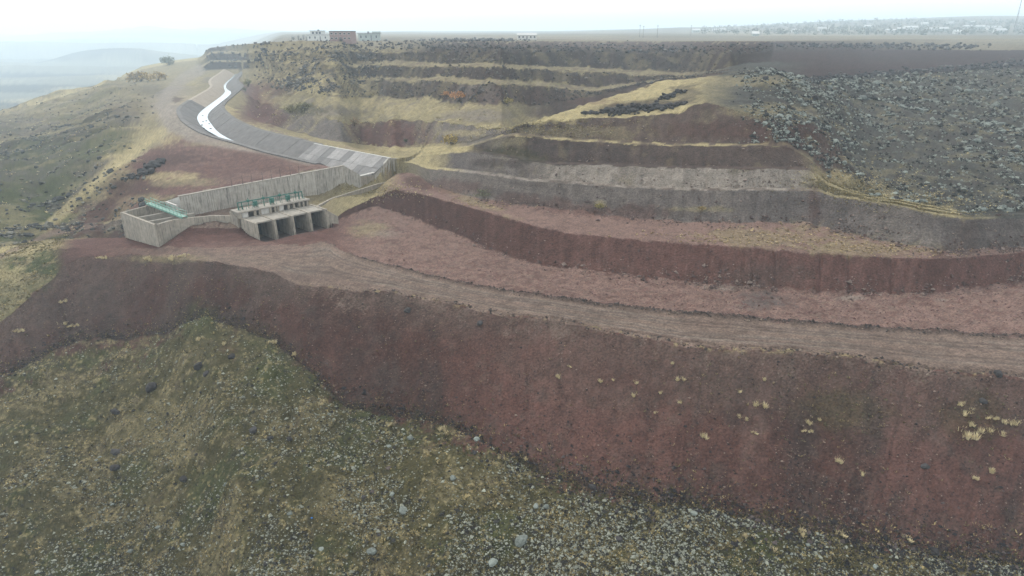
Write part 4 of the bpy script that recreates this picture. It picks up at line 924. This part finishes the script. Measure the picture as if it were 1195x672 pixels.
b1m = onframe*inb('5')*sstep(PX, 470, 520)*(np.exp(-(((PX-900)/110)**2+((PY-278)/11)**2))+np.exp(-(((PX-1010)/80)**2+((PY-291)/7)**2))+.6*np.exp(-(((PX-560)/50)**2+((PY-238)/6)**2)))
P = pick(b1m, 900); S = np.clip(rng.lognormal(math.log(.3), .3, 900), .15, .55); tufts('bench_weeds', P, S, cmix(900, (196, 178, 140), (160, 142, 112), .6), 'dry weeds spread over the red bench', 12)
w = onframe*(np.exp(-(((PX-1000)/48)**2+((PY-218)/12)**2))+np.exp(-(((PX-1070)/60)**2+((PY-236)/8)**2))+rocky*.12*sstep(n2, .1, .5)+lefth*(PY > 140)*.10*sstep(n1, 0, .4)+hl*.06*inb('10', '11', '12')*sstep(n1+.6*n2, 0, .5)
    + .8*np.exp(-(((PX-440)/40)**2+((PY-222)/8)**2))+.35*np.exp(-(((PX-660)/60)**2+((PY-150)/7)**2)))
P = pick(w, 9000); d_ = np.linalg.norm(P[:, :2], axis=1); S = np.clip(rng.lognormal(math.log(.36), .3, 9000), .2, .8)*np.clip(d_/170, .8, 2.0)
tufts('hill_grass', P, S, cmix(9000, (206, 194, 152), (170, 162, 128), .6), 'straw coloured grass on the terraces and the ridge')
w = emb*onframe*(.05+np.exp(-(((PX-985)/60)**2+((PY-480)/30)**2))+np.exp(-(((PX-1150)/40)**2+((PY-490)/30)**2))+.5*np.exp(-(((PX-230)/120)**2+((PY-340)/25)**2))+.35*np.exp(-(((PX-840)/90)**2+((PY-450)/25)**2)))
P = pick(w, 1500); S = np.clip(rng.lognormal(math.log(.2), .35, 1500), .1, .45); tufts('bank_weeds', P, S, cmix(1500, (112, 116, 78), (160, 148, 108), .6), 'green weeds sprinkled over the red bank')
def tussock_mesh(seed, nm='tussock'):
    r_ = np.random.default_rng(seed); nb = 190; A = r_.uniform(0, 6.28, nb); r0 = r_.uniform(0, .3, nb); h = r_.uniform(.15, .6, nb); lean = r_.uniform(.02, .3, nb); w = .05
    ck = r_.integers(0, 5, nb); cx = r_.normal(0, .33, (5, 2))[ck]; h = h*r_.uniform(.5, 1.2, 5)[ck]
    b = np.stack([cx[:, 0]+np.cos(A)*r0, cx[:, 1]+np.sin(A)*r0, np.full(nb, -.12)], -1); t = np.stack([cx[:, 0]+np.cos(A)*(r0+lean), cx[:, 1]+np.sin(A)*(r0+lean), h], -1); s_ = np.stack([-np.sin(A)*w, np.cos(A)*w, A*0], -1)
    V = np.stack([b-s_, b+s_, t], 1).reshape(-1, 3); c = np.repeat(lin((208, 192, 152))[None]*.8*r_.uniform(.7, 1.2, (nb, 1)), 3, 0)
    return np_mesh(nm, V, np.arange(nb*3).reshape(-1, 3), M['grass'], c)
TM = [tussock_mesh(k) for k in range(5)]
def tussock(px, py, wpx, label, group):
    p = G(px, py); o = link('grass_tussock', random.choice(TM), None, p); s_ = wpx*pxm(p)*.62
    o.scale = (s_, s_, s_*.9); o.rotation_euler.z = random.uniform(0, 6.28); tag(o, label, 'grass tussock', group)
GT = 'straw tussocks on the red bank'
ORD = ['first','second','third','fourth','fifth','sixth','seventh','eighth','ninth','tenth','eleventh','twelfth','thirteenth','fourteenth']
for k_, (x, y, w_) in enumerate(sorted(((887,473,14),(871,489,12),(942,492,10),(941,503,9),(956,491,7),(879,505,9),(980,537,12),(1006,552,10),(862,457,8),(891,444,8),(821,510,12)))):
    tussock(x, y, w_, ORD[k_]+' '+'straw tussock from the left in the loose group right on the bank', GT)
for k_, (x, y, w_) in enumerate(sorted(((1122,472,9),(1126,481,13),(1134,495,10),(1128,508,20),(1152,503,14),(1170,507,15),(1180,494,16),(1156,487,9),(1156,550,11),(1138,557,9)))):
    tussock(x, y, w_, ORD[k_]+' '+'straw tussock from the left in the thick cluster by the right edge', GT)
for k_, (x, y, w_) in enumerate(sorted(((700,445,9),(740,462,9),(742,446,8),(793,444,10),(771,457,7),(716,444,6),(793,469,7),(766,481,6),(651,440,9),(664,428,7),(785,425,7)))):
    tussock(x, y, w_, ORD[k_]+' '+'small straw tussock from the left on the middle of the bank', GT)
for k_, (x, y, w_) in enumerate(sorted(((1057,627,12),(978,622,13),(937,622,13),(878,626,12),(899,640,15),(585,535,9),(613,535,8),(575,540,10),(520,503,16),(456,495,9),(318,400,12),(345,412,9),(376,470,10)))):
    tussock(x, y, w_, ORD[k_]+' '+'straw tussock from the left along the stony toe of the bank', GT)
for k_, (x, y, w_) in enumerate(sorted(((238,395,10),(120,300,9),(176,303,12),(200,302,12),(215,298,10),(262,402,9),(76,378,10),(84,380,8),(74,352,8),(19,386,9)))):
    tussock(x, y, w_, ORD[k_]+' '+'straw tussock from the left on the bank below the basin', GT)

def shrub(px, py, wpx, hpx, col, label, n=420, name='shrub', cat='shrub', col2=None):
    p = G(px, py); w = wpx*pxm(p)*.5; h = hpx*pxm(p)
    o = empty(name, p, label, cat); r_ = np.random.default_rng(int(px*7+py))
    mb = MB(); tips = []
    for k in range(7):
        a = k*.9+r_.uniform(-.3, .3); t = Vector((math.cos(a)*w*.55, math.sin(a)*w*.55, h*r_.uniform(.5, .85)))
        m_ = Vector((t.x*.4, t.y*.4, t.z*.45)); mb.tube(p+Vector((t.x*.06, t.y*.06, -.2)), p+m_, h*.028, 5, h*.02); mb.tube(p+m_, p+t, h*.02, 4, h*.008); tips.append(t)
    mb.build('trunk', M['bark'], o)
    cl = []
    for k in range(26):
        a = r_.uniform(0, 6.28); q = math.sqrt(r_.random()); cl.append((math.cos(a)*q*w*.85, math.sin(a)*q*w*.85, h*(.18+.62*r_.random()*(1-.5*q*q))))
    cl = np.array(cl); ci = r_.integers(0, 26, n); c = cl[ci]+r_.normal(0, 1, (n, 3))*np.array((w*.17, w*.17, h*.11)); c[:, 2] = np.maximum(c[:, 2], .05)
    sz = min(w, h)*.085*r_.uniform(.6, 1.5, n); d1 = r_.normal(0, 1, (n, 3)); d1 /= np.linalg.norm(d1, axis=1)[:, None]; d2 = np.cross(d1, r_.normal(0, 1, (n, 3))); d2 /= np.linalg.norm(d2, axis=1)[:, None]
    V = np.stack([c-d1*sz[:, None], c+d2*sz[:, None]*.7, c+d1*sz[:, None], c-d2*sz[:, None]*.7], 1).reshape(-1, 3)
    cc = np.where(r_.random((26, 1)) < .35, lin(col2 or col)[None], lin(col)[None])*r_.uniform(.75, 1.2, (26, 1)); cc = cc[ci]*.75*r_.uniform(.75, 1.25, (n, 1))
    me = np_mesh('crown', V, np.arange(n*4).reshape(-1, 4), M['leaf'], np.repeat(cc, 4, 0)); link('crown', me, o)
    return o
shrub(164, 95, 24, 11, (176,150,96), 'wide ochre shrub, larger of two on the far left slope', 600, col2=(150,130,88)); shrub(184, 94, 18, 9, (182,156,104), 'ochre shrub, right one of two on the far left slope')
shrub(197, 76, 15, 11, (112,122,100), 'round grey green tree standing alone above the far left slope', 500, 'tree', 'tree')
shrub(537, 116, 26, 10, (184,138,96), 'wide orange brown shrub below the lowest upper terrace', 500); shrub(521, 113, 12, 6, (184,138,96), 'small orange brown shrub left of the wide one')
shrub(590, 121, 16, 8, (164,152,104), 'yellowish shrub at the foot of the upper terraces'); shrub(527, 167, 20, 12, (178,156,96), 'golden yellow shrub on the grey scree', 500)
shrub(414, 147, 11, 11, (156,128,92), 'rusty shrub at the top of the red scree'); shrub(354, 131, 20, 11, (138,132,96), 'olive shrub on the lip of the grey slope'); shrub(340, 132, 14, 10, (142,134,96), 'olive shrub left of the slope lip')
shrub(474, 166, 5, 5, (84,100,78), 'small dark green bush on the red scree foot'); shrub(290, 101, 9, 9, (140,142,106), 'green shrub beside the far canal bank'); shrub(286, 107, 6, 5, (120,126,100), 'low green shrub by the canal corner')
shrub(565, 228, 22, 8, (112,112,84), 'low olive bush at the foot of the grey scarp', 350); shrub(700, 243, 12, 6, (152,140,88), 'yellow bush on the grey scarp foot'); shrub(818, 246, 12, 5, (166,146,100), 'straw yellow bush on the grey scarp, right')
for k, (px, w_, h_) in enumerate(((342,5,5),(349,4,6),(354.5,4,7),(358,4,5))):
    shrub(px, 47, w_, h_, (86,96,84), 'dark young tree beside the white house, %s from the left' % ('first','second','third','fourth')[k], 160, 'tree', 'tree')

# ------------------------------------------------------------------ houses on the skyline and in the far town
def house(name, px, py, wpx, dep, hpx, label, wall, roof, storeys=1, gable=0.0, nwin=3, group=None, cat='house', rot=0.0, over=.4):
    p = G(px, py); k = pxm(p); w = wpx*k*.5; h = hpx*k; o = empty(name, p, label, cat, group)
    ax = np.array((math.cos(rot), math.sin(rot))); ay = np.array((-ax[1], ax[0])); c = np.array((p.x, p.y))+ay*dep*.5
    mb = MB(); mb.box(c, (w, dep*.5), ax, p.z-1.5, p.z+h); mb.build('wall', M[wall], o)
    mb = MB(); zt = p.z+h
    if gable:
        q = [c+ax*sx*(w+over)+ay*sy*(dep*.5+over) for sx, sy in ((-1,-1),(1,-1),(1,1),(-1,1))]; r0 = c-ax*(w+over); r1 = c+ax*(w+over)
        mb.add([(*q[0], zt), (*q[1], zt), (*q[2], zt), (*q[3], zt), (*r0, zt+gable), (*r1, zt+gable)], [(0,1,5,4),(2,3,4,5),(1,2,5),(3,0,4),(3,2,1,0)])
    else: mb.box(c, (w+over, dep*.5+over), ax, zt+.01, zt+.35)
    mb.build('roof', M[roof], o)
    sh = h/storeys
    for s_ in range(storeys):
        for q in range(nwin):
            cx = c-ay*(dep*.5+.03)+ax*w*(-1+2*(q+.5)/nwin); z0 = p.z+s_*sh+sh*.35
            if s_ == 0 and q == nwin//2:
                mb = MB(); mb.box(cx, (min(.55, w*.2), .06), ax, p.z, p.z+sh*.78); mb.build('door', M['roofdk'], o); continue
            mb = MB(); mb.box(cx, (min(.8, w/nwin*.6), .06), ax, z0, z0+sh*.42); wn_ = mb.build('window', M['white'], o)
            mb = MB(); mb.box(cx-ay*.05, (min(.65, w/nwin*.5), .05), ax, z0+.12, z0+sh*.42-.12); mb.build('pane', M['glass'], wn_)
    return o
house('house', 370.5, 47.5, 22, 9, 5.5, 'white house with terrace and small upper floor on the skyline', 'white', 'roofdk', 1, 0, 4)
hq = bpy.data.objects['house']; p = hq.location; k = pxm(p)
mb = MB(); mb.box((p.x-1*k, p.y+5), (7*k, 3.2), (1, 0), p.z+5.5*k+.36, p.z+9.6*k); mb.build('upper_floor', M['white'], hq)
mb = MB(); mb.box((p.x-1*k, p.y+5), (8*k, 3.8), (1, 0), p.z+9.6*k+.01, p.z+9.6*k+.3); mb.build('upper_roof', M['roofdk'], hq)
mb = MB(); mb.box((p.x, p.y+5), (1*k, .5), (1, 0), p.z+9.6*k+.31, p.z+11*k); mb.build('chimney', M['roofdk'], hq)
for q in (-4, 0, 3.2):
    mb = MB(); mb.box((p.x-1*k+q*k, p.y+1.78), (1.1*k, .08), (1, 0), p.z+6.6*k, p.z+8.8*k); mb.build('window', M['glass'], hq)
house('brick_house', 397, 48, 23, 11, 9.0, 'rose brick two storey box house between the two pale houses', 'brick', 'roofdk', 2, 0, 5, over=.15)
house('bungalow', 431, 47.5, 22, 9, 7.0, 'grey green house with flat roof, rightmost of the three on the brow', 'cream', 'roofdk', 1, 0, 4, over=.9)
hb = bpy.data.objects['bungalow']; p = hb.location; k = pxm(p)
mb = MB(); mb.box((p.x+7.5*k, p.y+5), (4*k, 3), (1, 0), p.z+7*k+.36, p.z+9.2*k); mb.build('roof_room', M['cream'], hb)
mb = MB(); mb.box((p.x-1*k, p.y+4), (1*k, .5), (1, 0), p.z+7*k+.36, p.z+9.2*k); mb.build('chimney', M['roofdk'], hb)
house('long_shed', 615, 46.5, 21, 8, 5.0, 'long low pale shed on the plain behind the terraces', 'white', 'roofpale', 1, 1.5, 5, cat='shed')
TOWN = [(812,38,7,3,'bright white roofed shed left of two small grey ones'),(836,37,6,2.4,'grey roofed shed on the far plain, left of a pair'),(843,36.5,5,2.4,'grey roofed shed on the far plain, right of a pair'),(881,42,6,3,'small house alone at the near edge of the far plain'),
 (960,36,10,3,'long pale shed standing apart on the left of the far town'),(1041,38,9,2.6,'low shed, leftmost of the far town row'),(1052,36,7,2.6,'low white shed second in the far town row'),(1065,35,14,3.2,'longest white roofed hall in the far town'),(1089,37,9,3,'white roofed hall right of the longest one'),
 (1101,37,9,3.4,'bright white hall in the middle of the far town'),(1118,40,6,3,'white roofed hall nearest of the far town'),(1130,34,7,2.5,'small hall high on the far slope'),(1146,35,10,3.2,'white hall left of the pale long one, far right'),(1161,35,12,3.0,'pale long hall near the mast'),(1169,39,9,3.5,'pale house below the long hall near the mast'),
 (1012,33,6,2.4,'tiny house high on the left of the far town'),(1080,30,6,2.4,'tiny house near the crest of the far slope, centre'),(1110,29,6,2.4,'tiny house near the crest, right of centre'),(1135,28,5,2.4,'tiny house on the crest left of the mast'),(930,38,7,2.6,'tiny grey house between the two pale sheds')]
for i_, (px, py, w_, h_, lab) in enumerate(TOWN):
    house('town_house', px, py, w_, 14, h_*.75, lab, 'white' if i_ % 3 else 'cream', 'roofpale', 1, 3.0*(h_/2.6), 3, 'houses of the far town', rot=random.uniform(-.25, .25), over=.8)
def pole(px, py, hpx, label):
    p = G(px, py); h = hpx*pxm(p); o = empty('utility_pole', p, label, 'pole', 'poles on the plain'); r_ = .22
    mb = MB(); mb.tube(p-Vector((0, 0, 1)), p+Vector((0, 0, h)), r_, 6, r_*.7); mb.build('shaft', M['steel'], o)
    mb = MB(); mb.box((p.x, p.y), (1.4, .15), (1, .2), p.z+h*.9, p.z+h*.9+.25); ca = mb.build('crossarm', M['steel'], o)
    for q in (-1.2, 0, 1.2):
        mb = MB(); mb.tube((p.x+q, p.y+q*.2, p.z+h*.9+.25), (p.x+q, p.y+q*.2, p.z+h*.9+.7), .12, 5); mb.build('insulator', M['white'], ca)
ords = ['first','second','third','fourth','fifth','sixth']
for i_, (px, py, h_) in enumerate(((746,44,13),(750.5,44,12),(766,44,13),(807,42,11),(889,41,9),(921,41,8))):
    pole(px, py, h_, 'thin utility pole on the far plain, %s from the left' % ords[i_])
p = G(1183, 38); k = pxm(p); Hm = 29*k
mo = empty('lattice_mast', p, 'tall thin lattice mast above the far town', 'mast')
cs_ = [(-1, -1), (1, -1), (0, 1.2)]; bw, tw_ = 1.8, .35
for a, b in cs_:
    mb = MB(); mb.tube(p+Vector((a*bw, b*bw, -2)), p+Vector((a*tw_, b*tw_, Hm)), .35, 5, .2); mb.build('leg', M['steel'], mo)
mb = MB(); nl = 12
for q in range(nl):
    f0, f1 = q/nl, (q+1)/nl; w0 = bw+(tw_-bw)*f0; w1 = bw+(tw_-bw)*f1
    for i_ in range(3):
        a, b = cs_[i_], cs_[(i_+1) % 3]; mb.tube(p+Vector((a[0]*w0, a[1]*w0, Hm*f0)), p+Vector((b[0]*w1, b[1]*w1, Hm*f1)), .14, 4)
mb.build('bracing', M['steel'], mo)
# trees of the far slope read as one mass
P = []
for _ in range(900):
    px = random.uniform(820, 1230); py = random.uniform(24, 41); q = G(px, py)
    if 1300 < q.y < 5200: P.append((q.x, q.y, q.z, random.uniform(3, 7)))
P = np.array(P); n = len(P)
if n:
    nl = 14; base = np.repeat(P, nl, 0); off = rng.normal(0, 1, (n*nl, 3))*np.array((.5, .5, .45))*base[:, 3:4]; c = base[:, :3]+off; c[:, 2] = np.maximum(c[:, 2]+base[:, 3]*.7, base[:, 2]+.3)
    d1 = rng.normal(0, 1, (n*nl, 3)); d1 /= np.linalg.norm(d1, axis=1)[:, None]; d2 = np.cross(d1, rng.normal(0, 1, (n*nl, 3))); d2 /= np.linalg.norm(d2, axis=1)[:, None]; sz = base[:, 3:4]*.3
    V = np.stack([c-d1*sz, c+d2*sz, c+d1*sz, c-d2*sz], 1).reshape(-1, 3)
    tag(link('far_trees', np_mesh('far_trees', V, np.arange(len(V)).reshape(-1, 4), M['leaf'], np.repeat(lin((88, 92, 78))[None]*rng.uniform(.6, 1.2, (len(V), 1)), 1, 0))), 'hazy trees among the houses of the far slope', kind='stuff')
# litter
p = G(364, 606); mb = MB()
for q in range(5):
    a = q*1.25; mb.add([p+Vector((0, 0, .1)), p+Vector((math.cos(a)*.16, math.sin(a)*.16, .02+.07*(q % 2))), p+Vector((math.cos(a+1.25)*.16, math.sin(a+1.25)*.16, .02+.07*((q+1) % 2)))], [(0, 1, 2)])
M['blue'] = flat_mat('blue_plastic', (40, 130, 215), rough=.4); tag(mb.build('plastic_bag', M['blue']), 'small crumpled blue plastic bag lying among the meadow stones', 'litter')
# ------------------------------------------------------------------ haze
hz = MB(); hz.hexa([(-9500,-300,-260),(9500,-300,-260),(9500,11500,-260),(-9500,11500,-260)], [(-9500,-300,170),(9500,-300,170),(9500,11500,170),(-9500,11500,170)])
hm = bpy.data.materials.new('haze_air'); hm.use_nodes = True; nt = hm.node_tree; nt.nodes.remove(nt.nodes['Principled BSDF'])
pv = nt.nodes.new('ShaderNodeVolumePrincipled'); pv.inputs['Color'].default_value = (.77, .91, 1.0, 1); pv.inputs['Density'].default_value = .00036; pv.inputs['Anisotropy'].default_value = .45
nt.links.new(pv.outputs[0], nt.nodes['Material Output'].inputs['Volume'])
tag(hz.build('haze', hm), 'pale blue grey haze over the valley', kind='stuff')
